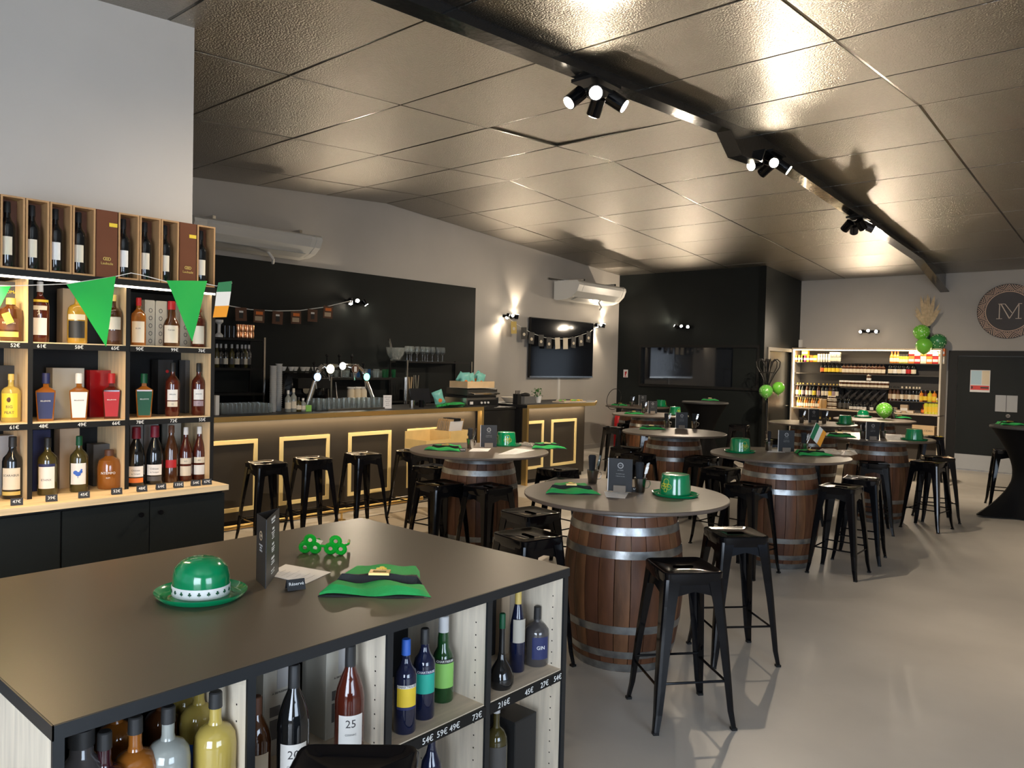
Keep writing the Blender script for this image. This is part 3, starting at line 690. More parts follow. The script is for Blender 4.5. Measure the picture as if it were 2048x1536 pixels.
IB=[('bordeaux',1.65,-1.87,.300,.037,'navyg','blue',[('yellow',.30,.50,.95),('white',.50,.535,.95),('navy',.27,.30,.95)],'dark liqueur bottle with blue cap and yellow label',[('CHARTREUSE',.011,inkm,.517)]),
('bordeaux',1.76,-1.90,.300,.037,'navyg','black',[('teal',.30,.52,.95),('navy',.52,.56,.95)],'dark liqueur bottle with turquoise label in the middle of three',[('CHARTREUSE',.011,chalk,.54)]),
('dump',1.895,-1.95,.300,.040,'green','silver',[('lightgreen',.18,.47,.95),('black',.47,.52,.95)],'green liqueur bottle with silver cap and light green label',[('CHARTREUSE',.011,chalk,.495)]),
('flask',2.119,-1.87,.275,.048,'black','greenc',[],'round-bellied dark flask bottle with green capsule',[]),
('slim',2.277,-1.93,.325,.031,'navyg','gold',[('greybeige',.36,.64,.9)],'slim dark bottle with gold capsule and oval beige label',[]),
('gin',2.386,-1.92,.230,.050,'grey','black',[('navy',.14,.52,.7),],'round smoky gin bottle with navy label near the island corner',[('GIN',.020,chalk,.34)]),
('cognac',1.239,-1.88,.330,.046,'black','black',[('white',.05,.36,.85)],'black cognac bottle with number 20 on white label',[('20',.034,inkm,.27),('COGNAC',.008,inkm,.17)]),
('cognac',1.451,-1.90,.325,.046,'red','black',[('white',.08,.38,.85)],'dark red cognac bottle with number 25 on white label',[('25',.034,inkm,.30),('COGNAC',.008,inkm,.20)]),
('cognac',1.152,-1.93,.250,.042,'brown','brown',[('cream',.1,.4,.9)],'brown bottle half hidden behind the divider in the second compartment',[]),
('round',0.728,-1.88,.315,.052,'purple','black',[('cream',.05,.36,.8)],'plum coloured round-shouldered liqueur bottle',[]),
('round',0.807,-1.90,.318,.054,'amber','black',[('cream',.05,.36,.8)],'amber round-shouldered liqueur bottle',[]),
('round',0.883,-1.89,.322,.054,'clear','black',[('white',.05,.40,.8)],'clear round-shouldered liqueur bottle with white label',[]),
('round',1.003,-1.88,.325,.054,'yellow','black',[('white',.05,.40,.8)],'front yellow liqueur bottle right of the clear bottle',[]),
('round',1.029,-2.02,.325,.050,'yellow','black',[('blue',.05,.46,.8)],'yellow liqueur bottle with blue label between two others',[]),
('round',1.055,-2.14,.325,.050,'yellow','cream',[],'rearmost yellow liqueur bottle at the back of the compartment',[]),
('round',0.834,-2.08,.318,.050,'amber','black',[],'amber liqueur bottle standing behind the plum bottle',[]),
('round',0.961,-2.10,.30,.046,'brown','black',[],'dark amber liqueur bottle behind the clear bottle',[])]
for k_,y,x,H,r,lq,cp,lb,lab,tx in IB:
    bottle(k_,H,r,lq,cp,lb,lab,loc=(x,y,z),face=F1,texts=tx,n=28,capz={'slim':.76,'flask':.80,'cognac':.78,'gin':.78}.get(k_))
# storm-lantern-like bottle
t=thing('ribbed_bottle','ribbed dark glass bottle at the far left of the island compartment','bottle',(-1.90,0.685,z))
ob('glass_body',B().lathe([(0,0),(.040,0)]+[(.040+(.006 if i%2 else -.002),.02+.02*i) for i in range(12)]+[(.026,.27),(.024,.30)],22),LQ['grey'],t,smooth=True)
ob('cap',B().lathe([(.02,.29),(.028,.29),(.028,.33),(0,.33)],14),CL['black'],t,smooth=True)
for lab,px_y,x,sx,sy,sz,m_ in (('tall beige carton standing behind the number 20 bottle',1.29,-2.08,.10,.115,.345,CL['greybeige']),
 ('tall beige carton with dark brown side standing behind the number 25 bottle',1.488,-2.06,.13,.115,.345,CL['greybeige']),
 ('navy square carton behind the smoky gin bottle',2.492,-2.10,.10,.11,.255,CL['navy']),
 ('slim tan carton behind the gold-capsule bottle',2.363,-2.10,.06,.05,.345,CL['tan']),
 ('black carton at the left back of the rightmost compartment',2.327,-2.14,.08,.09,.31,CL['black'])):
    c_=carton(lab,x,px_y,z,sx,sy,sz,m_)
    if 'number 2' in lab:
        ob('grey_panel',B().bb(sx/2+.0005,sx/2+.002,-.012,.035,.20,.34),CL['grey'],c_)
        text('A. DE FUSSIGNY',.008,inkm,c_,(sx/2+.003,0,.19),0)
        ob('dark_window_print',B().bb(sx/2+.0005,sx/2+.002,-.035,.0,.05,.11).bb(sx/2+.0005,sx/2+.002,-.035,.0,.12,.15),CL['darkgrey'],c_)
z=.085
for k_,y,x,H,r,lq,cp,lab in (('bordeaux',1.686,-1.90,.42,.037,'navyg','navy','left dark bottle on the lower shelf under the 49 euro price'),('bordeaux',1.82,-1.92,.44,.037,'navyg','navy','right dark bottle on the lower shelf under the 59 euro price'),('round',2.131,-1.90,.42,.045,'greenyellow','silver','grey-green bottle on the lower shelf of the rightmost compartment')):
    bottle(k_,H,r,lq,cp,[('darkgrey',.3,.6,.8)],lab,loc=(x,y,z),face=F1)
carton('beige carton behind the grey-green bottle on the lower shelf',-2.06,2.357,z,.09,.09,.40,CL['tan'])
carton('short black carton on the lower shelf near the island corner',-1.95,2.286,z,.13,.13,.30,CL['black'])

# ------------------------------------------------------------------ items on the island
# bowler hat
def shamrock(b,c,s,z0,z1,M):
    for a in (90,210-360+360*0,330):
        a=math.radians(a); p=[(s*.5*math.cos(a)+s*.42*math.cos(t),s*.5*math.sin(a)+s*.42*math.sin(t)) for t in [2*PI*i/10 for i in range(10)]]
        b.prism(p,z0,z1,M=M,c=c)
    b.prism([(-s*.10,-s*1.1),(s*.14,-s*1.1),(s*.06,0),(-s*.06,0)],z0,z1,M=M,c=c)
def bowler(lab,loc_,rz,s=1.0):
    t=thing('bowler_hat',lab,'hat',loc_,rz)
    ob('crown',B().lathe([(.083*s,.008),(.084*s,.030*s),(.084*s,.07*s),(.077*s,.100*s),(.058*s,.121*s),(.032*s,.131*s),(0,.134*s)],36,sx=1.12),greenp,t,smooth=True)
    ob('brim',B().lathe([(.082*s,.012),(.10*s,.004),(.122*s,.005),(.136*s,.018*s),(.139*s,.022*s),(.137*s,.015*s),(.122*s,.001),(.10*s,0),(.08*s,.004)],36,sx=1.1),greenp,t,smooth=True)
    bd=ob('hat_band',B().lathe([(.0848*s,.010),(.0858*s,.012),(.0862*s,.042*s),(.085*s,.044*s)],36,sx=1.12),mat('band_white',(.75,.75,.72),.5),t,smooth=True)
    if s>.9:
        b=B()
        for i in range(20):
            a=2*PI*i/20; c=(math.cos(a)*.0872*1.12,math.sin(a)*.0872,.030)
            nrm=Vector((math.cos(a)/1.12,math.sin(a),0)).normalized()
            M=Matrix((Vector((-nrm.y,nrm.x,0)),Vector((0,0,1)),nrm)).transposed()
            shamrock(b,c,.0068,-.0005,.0005,M)
        ob('shamrock_print',b,CL['greenc'],bd)
    return t
bowler('green plastic bowler hat with shamrock band on the island counter',(-2.445, 1.248, 0.96),.35)
# felt hats lying flat
def felt_hat(lab,loc_,rz,s=1.0,group=None,bag=False):
    t=thing('felt_top_hat',lab,'hat',loc_,rz,group)
    def sheet(xa0,xa1,xb0,xb1,ya,yb,z0,amp,ph,nx=16,ny=6,th=.010):
        b=B();vs=[];fs=[]
        for j in range(ny+1):
            v=j/ny
            for i in range(nx+1):
                u=i/nx
                x=(xa0+(xa1-xa0)*u)*(1-v)+(xb0+(xb1-xb0)*u)*v; y=ya+(yb-ya)*v+amp*.4*math.sin(u*9+ph)*(1 if j in(0,ny) else .3)
                e=min(1,min(i,nx-i)*.9,min(j,ny-j)*.9+.15)
                z_=z0+th*e+amp*(.5+.5*math.sin(u*11+ph+v*2))
                vs.append((x*s,y*s,z_*s))
        m=len(vs); vs+=[(x,y,z0*s*.5) for x,y,z_ in vs]
        W=nx+1
        for j in range(ny):
            for i in range(nx): a=j*W+i; fs.append((a,a+1,a+W+1,a+W)); fs.append((m+a,m+a+W,m+a+W+1,m+a+1))
        for i in range(nx): fs.append((i,i+m,i+1+m,i+1)); a=ny*W+i; fs.append((a,a+1,a+1+m,a+m))
        for j in range(ny): a=j*W; fs.append((a,a+W,a+W+m,a+m)); a=j*W+nx; fs.append((a,a+m,a+W+m,a+W))
        return b.add(vs,fs)
    ob('crown',sheet(-.132,.132,-.100,.112,.0,.165,.004,.008,1,th=.030),greenf,t,smooth=True)
    ob('brim',sheet(-.165,.172,-.138,.140,-.085,.004,.002,.014,0,th=.016),greenf,t,smooth=True)
    ob('brim_lining',sheet(-.168,.174,-.15,.15,-.092,-.05,.0,.004,0,th=.004),blackm,t)
    ob('hat_band',sheet(-.137,.137,-.132,.132,.004,.036,.008,.008,1,nx=16,ny=3,th=.029),blackm,t)
    b=B(); zz=.047*s
    for q in ((-.032,.032,.000,.010),(-.032,.032,.034,.044),(-.032,-.021,.010,.034),(.021,.032,.010,.034)): b.bb(q[0]*s,q[1]*s,q[2]*s,q[3]*s,zz-.006,zz+.002)
    ob('buckle',b,gold,t)
    b=B(); shamrock(b,(0,.062*s,zz),.020*s,-.006,.002,Matrix.Identity(3)); ob('clover',b,yellowf,t)
    return t
felt_hat('bright green felt top hat lying flat on the island counter',(-2.102, 1.721, 0.96),.74,1.12)
# shamrock glasses
t=thing('shamrock_glasses','translucent green shamrock-shaped party glasses on the island','party glasses',(-2.638, 1.864, 0.96),.62,scale=(1.2,1.2,1.1))
def torus(b,c,R,r,nor,n=14,m=6):
    M=Vector(nor).to_track_quat('Z','Y').to_matrix()
    vs=[];fs=[]
    for i in range(n):
        a=2*PI*i/n
        for j in range(m):
            q=2*PI*j/m; vs.append(Vector(c)+M@Vector(((R+r*math.cos(q))*math.cos(a),(R+r*math.cos(q))*math.sin(a),r*math.sin(q))))
    for i in range(n):
        for j in range(m): fs.append((i*m+j,((i+1)%n)*m+j,((i+1)%n)*m+(j+1)%m,i*m+(j+1)%m))
    return b.add(vs,fs)
for sx in (-1,1):
    b=B()
    for a in (90,205,335):
        a=math.radians(a); torus(b,(sx*.045+.020*math.cos(a),0,.030+.020*math.sin(a)),.015,.0080,(0,1,0))
    ob('lens_rim',b,neong,t,smooth=True)
    ob('temple_arm',B().path([(sx*.075,0,.035),(sx*.080,.03,.035),(sx*.055,.12,.022)],.0055,6),neong,t)
ob('bridge',B().tube((-.02,0,.03),(.02,0,.03),.005),neong,t)
ob('price_sticker',B().box((-.045,.03,.03),(.05,.06,.001),rx=.3,ry=.2),paper,t)
# menu stand on the island (folded card)
mp=(-2.368, 1.441, 0.96)
t=thing('folded_menu','tall black three-sided menu card with logo and price lists on the island','menu',mp)
def leaf(p0,p1,h,z0=0.0,th=.0012):
    v=Vector((p1[0]-p0[0],p1[1]-p0[1],0)); n=Vector((v.y,-v.x,0)).normalized()*th
    return B().add([(p0[0],p0[1],z0),(p1[0],p1[1],z0),(p1[0],p1[1],z0+h),(p0[0],p0[1],z0+h),(p0[0]-n.x,p0[1]-n.y,z0),(p1[0]-n.x,p1[1]-n.y,z0),(p1[0]-n.x,p1[1]-n.y,z0+h),(p0[0]-n.x,p0[1]-n.y,z0+h)],[(0,1,2,3),(5,4,7,6),(0,4,5,1),(3,2,6,7),(1,5,6,2),(0,3,7,4)])
A_=(0,0); R_=((-0.163, 0.152)); L_=((-0.12, 0.034))
mh=0.24
ob('menu_leaf',leaf(A_,R_,mh),slate,t); ob('menu_leaf',leaf(L_,A_,mh),slate,t); ob('menu_leaf',leaf(R_,L_,mh),slate,t)
vR=Vector((R_[0],R_[1],0)); nR=Vector((vR.y,-vR.x,0)).normalized(); vL=Vector((-L_[0],-L_[1],0)); nL=Vector((vL.y,-vL.x,0)).normalized()
fR=math.atan2(nR.y,nR.x); fL=math.atan2(nL.y,nL.x)
mR=vR*.5+nR*.0012; mL=-vL*.5+nL*.0012
rr_=random.Random(3)
for i,(u,zz,s,sz) in enumerate(((.5,.93,'PLANCHES',.012),(.25,.88,'BURGER MAISON',.006),(.3,.78,'TAPAS',.010),(.5,.73,'Camembert rôti   12€',.005),(.5,.70,'Croquetas   9€',.005),(.5,.67,'Frites   5€',.005),(.5,.64,'Houmous   7€',.005),(.3,.55,'PLATS',.010),(.5,.50,'Tartare de bœuf  18€',.005),(.5,.47,'Fish and chips  16€',.005),(.5,.44,'Entrecôte  22€',.005),(.3,.34,'DESSERTS',.010),(.5,.29,'Crème brûlée   7€',.005),(.5,.26,'Mousse au chocolat  7€',.005),(.5,.16,'Formule midi   19€',.006),(.5,.12,'Menu enfant   10€',.006))):
    p=mR+vR*(.0); text(s,sz*1.15,chalk,t,(p.x,p.y,mh*zz),fR,name='menu_print')
ob('logo_print',B().lathe([(.013,0),(.017,0),(.017,.0006),(.013,.0006),(.013,0)],24,(mL.x,mL.y,mh*.72),M=nL.to_track_quat('Z','Y').to_matrix()),CL['tan'],t)
text('VM',.012,CL['tan'],t,(mL.x,mL.y,mh*.72),fL,name='logo_print')
for i,zz in enumerate((.58,.54,.50)): text(('LA CARTE','DE LA','MAISON')[i],.009,CL['grey'],t,(mL.x,mL.y,mh*zz),fL,name='menu_print')
# paper and chalk card
def sheet_of_paper(lab,corners,z,lines=6,cat='paper'):
    c=Vector([sum(p[i] for p in corners)/4 for i in (0,1)]+[z])
    t=thing('paper_sheet',lab,cat,c)
    q=[(p[0]-c.x,p[1]-c.y) for p in corners]
    ob('sheet',B().prism(q,.0,.0012),paper,t)
    b=B(); a,b_,c2,d_=[Vector((x,y,0)) for x,y in q]
    for i in range(lines):
        s=.2+.65*i/max(1,lines-1); p0=a.lerp(d_,s).lerp(b_.lerp(c2,s),.12); p1=a.lerp(d_,s).lerp(b_.lerp(c2,s),.12+.7*random.uniform(.5,1))
        b.tube((p0.x,p0.y,.0015),(p1.x,p1.y,.0015),.0007,n=4)
    ob('printed_lines',b,CL['grey'],t); return t
sheet_of_paper('white printed sheet under the folded menu on the island',[(-2.524, 1.533, 0.96), (-2.599, 1.667, 0.96), (-2.385, 1.725, 0.96), (-2.323, 1.574, 0.96)],.9603)
ct=(-2.298, 1.513, 0.96)
t=thing('reserved_sign','small slate tent card reading Réservé on the island','sign',ct,-.32)
ob('slate_card',B().box((.012,0,.018),(.002,.062,.038),ry=-.5),slate,t); ob('back_leaf',B().box((-.008,0,.018),(.002,.062,.038),ry=.5),slate,t)
text('Réservé',.016,chalk,t,(.0145,0,.022),0,tilt=.5)

# ================================================================== barrel tables
TR,TZ=.615,.985
def barrel_table():
    t=thing('barrel_table','barrel table','table')
    ob('table_top',B().lathe([(0,TZ-.022),(TR-.006,TZ-.022),(TR,TZ-.016),(TR,TZ-.004),(TR-.004,TZ),(0,TZ)],72),topm,t,smooth=True)
    def rr(z): return .285+.072*(1-((z-.478)/.478)**2)
    N=24
    zs=[0,.06,.14,.25,.37,.478,.59,.71,.82,.90,.955]
    mm=[]
    for k in range(3):
        b=B(); a=PI/N*.955; vs=[];fs=[]
        for z in zs:
            r=rr(z)
            for s_,ri in ((-1,-.02),(-1,0),(-.55,.0025),(.55,.0025),(1,0),(1,-.02)):
                vs.append(((r+ri)*math.cos(a*s_),(r+ri)*math.sin(a*s_),z))
        for i in range(len(zs)-1):
            for j in range(5): fs.append((6*i+j,6*i+j+1,6*i+6+j+1,6*i+6+j))
        fs.append((0,1,2,3,4,5)); n=6*(len(zs)-1); fs.append((n+5,n+4,n+3,n+2,n+1,n))
        mm.append(b.add(vs,fs).mesh('stave',stavem[k],True))
    rn=random.Random(5)
    for i in range(N):
        o=ob('stave',mm[rn.choice((0,0,1,2))],None,t); o.rotation_euler=(0,0,2*PI*i/N)
    for z0,z1 in ((0.002,.050),(.085,.128),(.235,.280),(.665,.710),(.795,.840),(.895,.945)):
        ob('hoop',B().lathe([(rr(z0)+.0005,z0),(rr(z0)+.0045,z0),(rr((z0+z1)/2)+.0048,(z0+z1)/2),(rr(z1)+.0045,z1),(rr(z1)+.0005,z1)],40),hoopm,t,smooth=True)
    ob('barrel_head',B().lathe([(0,.93),(.270,.93),(.270,.963),(0,.963)],30),headm,t)
    return t
BT=Proto(barrel_table())
TAB=[((-2.54,3.98),.3,'nearest barrel table beside the island, with shamrock top hat'),
((-4.70,4.96),1.1,'barrel table standing before the bar with wrapped hats at its right'),
((-2.77,6.92),.7,'barrel table carrying the small Irish flag'),
((-4.59,8.23),2.0,'barrel table in the middle of the room behind the nearest one'),
((-6.53,10.91),.5,'fifth barrel table, in front of the short bar end'),
((-8.00,12.88),.9,'farthest left barrel table next to the dark wall'),
((-2.74,9.80),1.7,'right barrel table behind the one with the flag'),
((-4.11,11.46),.2,'barrel table near the coat rack before the lit shelves'),
((-3.79,13.32),1.3,'rearmost barrel table with a green balloon on it')]
for (x,y),rz,lab in TAB: BT.put((x,y,0),rz,lab,'wine barrel tables')

# ------------------------------------------------------------------ stools
def sq(h,r,n=4):
    """rounded square outline, half width h, corner radius r"""
    p=[]
    for k,(sx,sy) in enumerate(((1,1),(-1,1),(-1,-1),(1,-1))):
        for i in range(n+1):
            a=PI/2*k+PI/2*i/n; p.append((sx*(h-r)+r*math.cos(a),sy*(h-r)+r*math.sin(a)))
    return p
def stool():
    t=thing('bar_stool','stool','stool')
    rings=[(.148,.030,.700),(.151,.032,.715),(.154,.034,.745),(.155,.036,.756),(.150,.034,.762),(.140,.030,.761),(.128,.026,.753),(.03,.01,.7525)]
    b=B();vs=[];fs=[];n=20
    for h,r,z in rings: vs+=[(x,y,z) for x,y in sq(h,r)]
    for i in range(len(rings)-1):
        for j in range(n): fs.append((i*n+j,i*n+(j+1)%n,(i+1)*n+(j+1)%n,(i+1)*n+j))
    fs.append(tuple(range((len(rings)-1)*n,len(rings)*n)))
    seat=ob('seat',b.add(vs,fs),blackg,t,smooth=True)
    ob('handle_slot',B().prism([(-.040+.013*math.cos(a),.013*math.sin(a)) for a in [PI/2+PI*i/6 for i in range(7)]]+[(.040+.013*math.cos(a),.013*math.sin(a)) for a in [-PI/2+PI*i/6 for i in range(7)]],.7535,.7562),slotm,seat)
    # apron arches between the legs
    for k in range(4):
        b=B(); M=Matrix.Rotation(PI/2*k,3,'Z')
        pts=[(-.125,.700),(-.125,.60),(-.085,.648),(0,.668),(.085,.648),(.125,.60),(.125,.700)]
        vs=[M@Vector((x,.147+(.70-z)*.10,z)) for x,z in pts]+[M@Vector((x,.141+(.70-z)*.10,z)) for x,z in pts]
        m=len(pts); b.add(vs,[tuple(range(m)),tuple(range(2*m-1,m-1,-1))]+[(i,(i+1)%m,(i+1)%m+m,i+m) for i in range(m)])
        ob('apron',b,blackg,t)
    # legs: folded L channels that taper and kick out at the foot
    secs=[(.728,.150,.078),(.60,.161,.064),(.40,.180,.052),(.20,.196,.042),(.09,.202,.034),(.0,.214,.026)]
    b=B();vs=[];fs=[]
    for z,c,w_ in secs:
        ch=.018 if w_>.04 else .011
        vs+=[(c,c-w_,z),(c,c-ch,z),(c-ch*.3,c-ch*.3,z),(c-ch,c,z),(c-w_,c,z),(c-w_,c-.006,z),(c-ch-.004,c-.006-.006,z),(c-.006,c-w_,z)]
    n=8
    for i in range(len(secs)-1):
        for j in range(n): fs.append((i*n+j,i*n+(j+1)%n,(i+1)*n+(j+1)%n,(i+1)*n+j))
    fs+= [tuple(range(n)),tuple(range(len(vs)-1,len(vs)-1-n,-1))]
    lm=b.add(vs,fs).mesh('leg',blackg,False)
    fm=B().bb(-.016,.012,-.016,.012,0,.012).mesh('rubber_foot',blackm)
    for k in range(4):
        o=ob('leg',lm,None,t); o.rotation_euler=(0,0,PI/2*k)
        f=ob('rubber_foot',fm,None,o); f.location=(.202,.202,0)
    for k in range(4):
        M=Matrix.Rotation(PI/2*k,3,'Z'); z=.235 if k%2 else .215
        ob('stretcher',B().tube(M@Vector((.182,-.182,z)),M@Vector((.182,.182,z)),.0065,n=8),blackg,t)
    return t
ST=Proto(stool())
NB='black metal bar stool '
SL=[((-6.575,3.99),-0.09,NB+'at the bar, nearest to the spirits shelf','bar'),
((-6.58,4.51),-0.14,NB+'at the bar, second from the spirits shelf','bar'),
((-6.595,5.15),-0.1,NB+'at the bar, third from the spirits shelf','bar'),
((-6.45,5.75),-0.05,NB+'at the bar, half hidden behind the barrel table','bar'),
((-5.38,5.05),0.1,NB+'left of the bar-side barrel, lit cream on its seat','t'),
((-4.61,4.40),-0.14,NB+'in front of the bar-side barrel on its left','t'),
((-4.23,4.58),-0.1,NB+'in front of the bar-side barrel on its right','t'),
((-4.5,5.85),-0.1,NB+'behind the bar-side barrel with gold reflection','t'),
((-3.98,5.3),0.3,NB+'between the bar-side table and the nearest table','t'),
((-3.305,4.005),-0.17,NB+'left of the nearest barrel, farther of two','t'),
((-2.87,3.46),-0.21,NB+'left of the nearest barrel, closer to the island','t'),
((-1.878,3.5),0.89,NB+'in the foreground right of the nearest barrel','t'),
((-2.04,4.45),0.85,NB+'just behind the foreground stool at the nearest barrel','t'),
((-2.815,6.36),-0.14,NB+'in front of the flag table barrel','t'),
((-3.465,7.17),-0.05,NB+'left of the flag table barrel','t'),
((-2.22,6.93),0.02,NB+'right of the flag table, nearer of two overlapping','t'),
((-2.25,7.6),0.15,NB+'right of the flag table, farther of two overlapping','t'),
((-2.56,9.02),0.39,NB+'directly in front of the right rear barrel','t'),
((-2.15,9.67),-0.15,NB+'right of the rear barrel, standing free on the floor','t'),
((-2.2,10.32),0.5,NB+'right of the rear barrel, hidden behind another stool','t'),
((-1.75,12.05),0.28,NB+'beside the black cloth-covered table at the right edge','t'),
((-1.476, 1.132),0.75,NB+'whose seat corner shows at the bottom frame edge','t'),
((-5.14,8.05),0.1,NB+'left front of the middle barrel table','t'),
((-4.66,7.55),-0.1,NB+'directly in front of the middle barrel','t'),
((-4.05,7.90),0.1,NB+'right front of the middle barrel table','t'),
((-4.0,8.75),0.2,NB+'at the right side of the middle barrel table','t'),
((-6.98,10.55),.3,NB+'left of the fifth barrel table','t'),
((-7.20,11.25),.6,NB+'behind the left stool of the fifth barrel table','t'),
((-6.05,10.15),.5,NB+'in front of the fifth barrel table','t'),
((-3.28,8.95),.4,NB+'between flag table and right rear barrel','t'),
((-3.00,13.62),.4,NB+'right of the rearmost barrel table','t'),
((-4.35,10.75),.3,NB+'in front of the coat rack barrel table','t'),
((-3.35,11.15),.2,NB+'right of the coat rack barrel table','t'),
((-7.55,12.1),.2,NB+'in front of the farthest left barrel table','t'),
((-5.95,13.0),.2,NB+'by the dark wall beside the black covered table','t')]
for (x,y),rz,lab,g in SL: ST.put((x,y,0),rz,lab,'black stools at the bar' if g=='bar' else 'black stools around the tables')

# ------------------------------------------------------------------ table-top things
FH=Proto(felt_hat('green felt hat',(0,0,0),0,.98))
def top_hat():
    t=thing('plastic_top_hat','hat','hat')
    ob('crown',B().lathe([(.083,.003),(.081,.03),(.076,.085),(.073,.112),(.071,.118),(.066,.116),(0,.112)],36),greenp,t,smooth=True)
    ob('brim',B().lathe([(.080,.008),(.095,.003),(.108,.006),(.114,.014),(.116,.013),(.110,.001),(.095,0),(.080,.001)],36,sx=1.1),greenp,t,smooth=True)
    # shamrock outline bent onto the crown
    def ring(s,w_):
        pts=[]
        for c0 in (90,330,210):
            a0=math.radians(c0)
            for i in range(13):
                q=a0-math.radians(125)+math.radians(250)*i/12
                pts.append((s*.55*math.cos(a0)+s*.50*math.cos(q),s*.55*math.sin(a0)+s*.50*math.sin(q)))
        return pts
    b=B(); pts=ring(.032,0); seq=pts[13:26]+[(.006,-.038),(-.006,-.038)]+pts[26:]+pts[:13]
    def wrap(p):
        r=.0795-(p[1])*.10; a=p[0]/.078; return (r*math.sin(a),-r*math.cos(a),.064+p[1])
    n=len(seq)
    for i in range(n): b.tube(wrap(seq[i]),wrap(seq[(i+1)%n]),.0013,n=4,cap=False)
    ob('shamrock_outline',b,mat('gold_green_print',(.55,.62,.08),.4),t)
    text('Happy St.',.011,yellowf,t,(0,-.0795,.070),-PI/2,bend=.0795,name='hat_writing'); text("Patrick's Day",.009,yellowf,t,(0,-.0808,.056),-PI/2,bend=.0808,name='hat_writing')
    return t
TH=Proto(top_hat())
def pot():
    t=thing('cutlery_pot','pot','cutlery')
    ob('cup',B().lathe([(0,0),(.027,0),(.029,.003),(.038,.085),(.040,.087),(.037,.086),(.028,.006),(0,.005)],24),mat('pot_steel',(.34,.33,.31),.22,metal=1.0),t,smooth=True)
    ob('handle',B().path([(.036,0,.072),(.058,0,.070),(.062,0,.05),(.050,0,.028),(.031,0,.024)],.0028,6),steel,t)
    ob('napkin_roll',B().lathe([(0,.01),(.018,.01),(.034,.175),(.027,.185),(0,.17)],10,(-.006,0,0),sx=.8,sy=.5),mat('napkin_black',(.012,.013,.016),.8),t)
    for i,(dx,dy) in enumerate(((.022,.004),(.016,-.012),(-.004,.014))):
        b=B().tube((dx*.4,dy*.4,.02),(dx*1.6,dy*1.6,.115),.0018,n=5)
        b.box((dx*1.9,dy*1.9,.135),(.012,.004,.042),ry=.25)
        if i<2:
            for k in (-1,0,1): b.box((dx*2.2+k*.004,dy*2.2,.165),(.0018,.0018,.035),ry=.25)
        ob('fork' if i<2 else 'knife',b,steel,t)
    return t
PT=Proto(pot())
def menu():
    t=thing('menu_holder','menu','menu')
    ob('menu_card',B().bb(-.074,.074,-.003,.003,.004,.205),slate,t); ob('card_edge',B().bb(-.078,-.074,-.004,.004,.004,.206),paper,t)
    ob('wooden_foot',B().bb(-.038,.038,-.018,-.0032,0,.042),mat('grey_oak',(.22,.18,.14),.6),t); ob('wooden_foot',B().bb(-.038,.038,.0032,.018,0,.042),MATS['grey_oak'],t)
    M=Matrix.Rotation(PI/2,3,'X')
    ob('logo_print',B().lathe([(.013,0),(.0185,0),(.0185,.0006),(.013,.0006),(.013,0)],22,(0,-.0032,.163),M=M),CL['grey'],t)
    text('VM',.011,CL['grey'],t,(0,-.0036,.163),-PI/2,name='logo_print')
    text('LA CARTE',.008,CL['grey'],t,(0,-.0036,.134),-PI/2,name='menu_print'); text('Le midi & le soir',.008,CL['grey'],t,(0,-.0036,.112),-PI/2,name='menu_print'); text('à déguster sur place',.007,CL['grey'],t,(0,-.0036,.098),-PI/2,name='menu_print')
    return t
MN=Proto(menu())
VF=math.radians(41)     # tables are dressed facing the entrance
NAMES=['nearest barrel table','bar-side barrel table','flag barrel table','middle barrel table','fifth barrel table','farthest left barrel table','right rear barrel table','coat rack barrel table','rearmost barrel table']
def on(lst,proto,group,z=TZ):
    for (x,y),rz,lab in lst:
        o=proto.put((x,y,z),rz,lab,group)
        if proto is TH: o.scale=(1.15,1.15,1.08)
on([((-2.789, 3.768),.75,'green felt top hat with gold buckle flat on the nearest barrel table'),
((-4.873, 4.705),.5,'green felt top hat left on the bar-side barrel table'),
((-4.416, 5.576),.9,'green felt hat in clear wrap right on the bar-side barrel table'),
((-2.544, 7.121),.8,'dark green felt hat on the flag barrel table'),
((-4.968, 8.344),.7,'green felt hat on the middle barrel table'),
((-6.707, 10.704),.6,'green felt hat on the fifth barrel table'),
((-3.051, 9.419),.5,'light green felt hat left on the right rear barrel table'),
((-8.301, 12.732),.4,'green felt hat on the farthest left barrel table'),
((-3.626, 14.204),.6,'green felt hat right of the balloon on the rearmost barrel table')],FH,'green felt hats on the tables')
on([((-2.303, 4.164),-.15,'green plastic top hat with shamrock on the nearest barrel table'),
((-4.793, 5.423),.9,'green plastic top hat with worn print on the bar-side barrel table'),
((-3.093, 6.789),.9,'green plastic top hat with shamrock on the flag barrel table'),
((-6.266, 11.25),1.2,'green plastic top hat on the right of the fifth barrel table'),
((-7.689, 13.246),2.2,'green plastic top hat on the farthest left barrel table'),
((-2.327, 9.732),3.2,'plain green plastic top hat at the right rear table edge'),
((-3.73, 11.715),1.8,'green plastic top hat on the coat rack barrel table')],TH,'green plastic top hats')
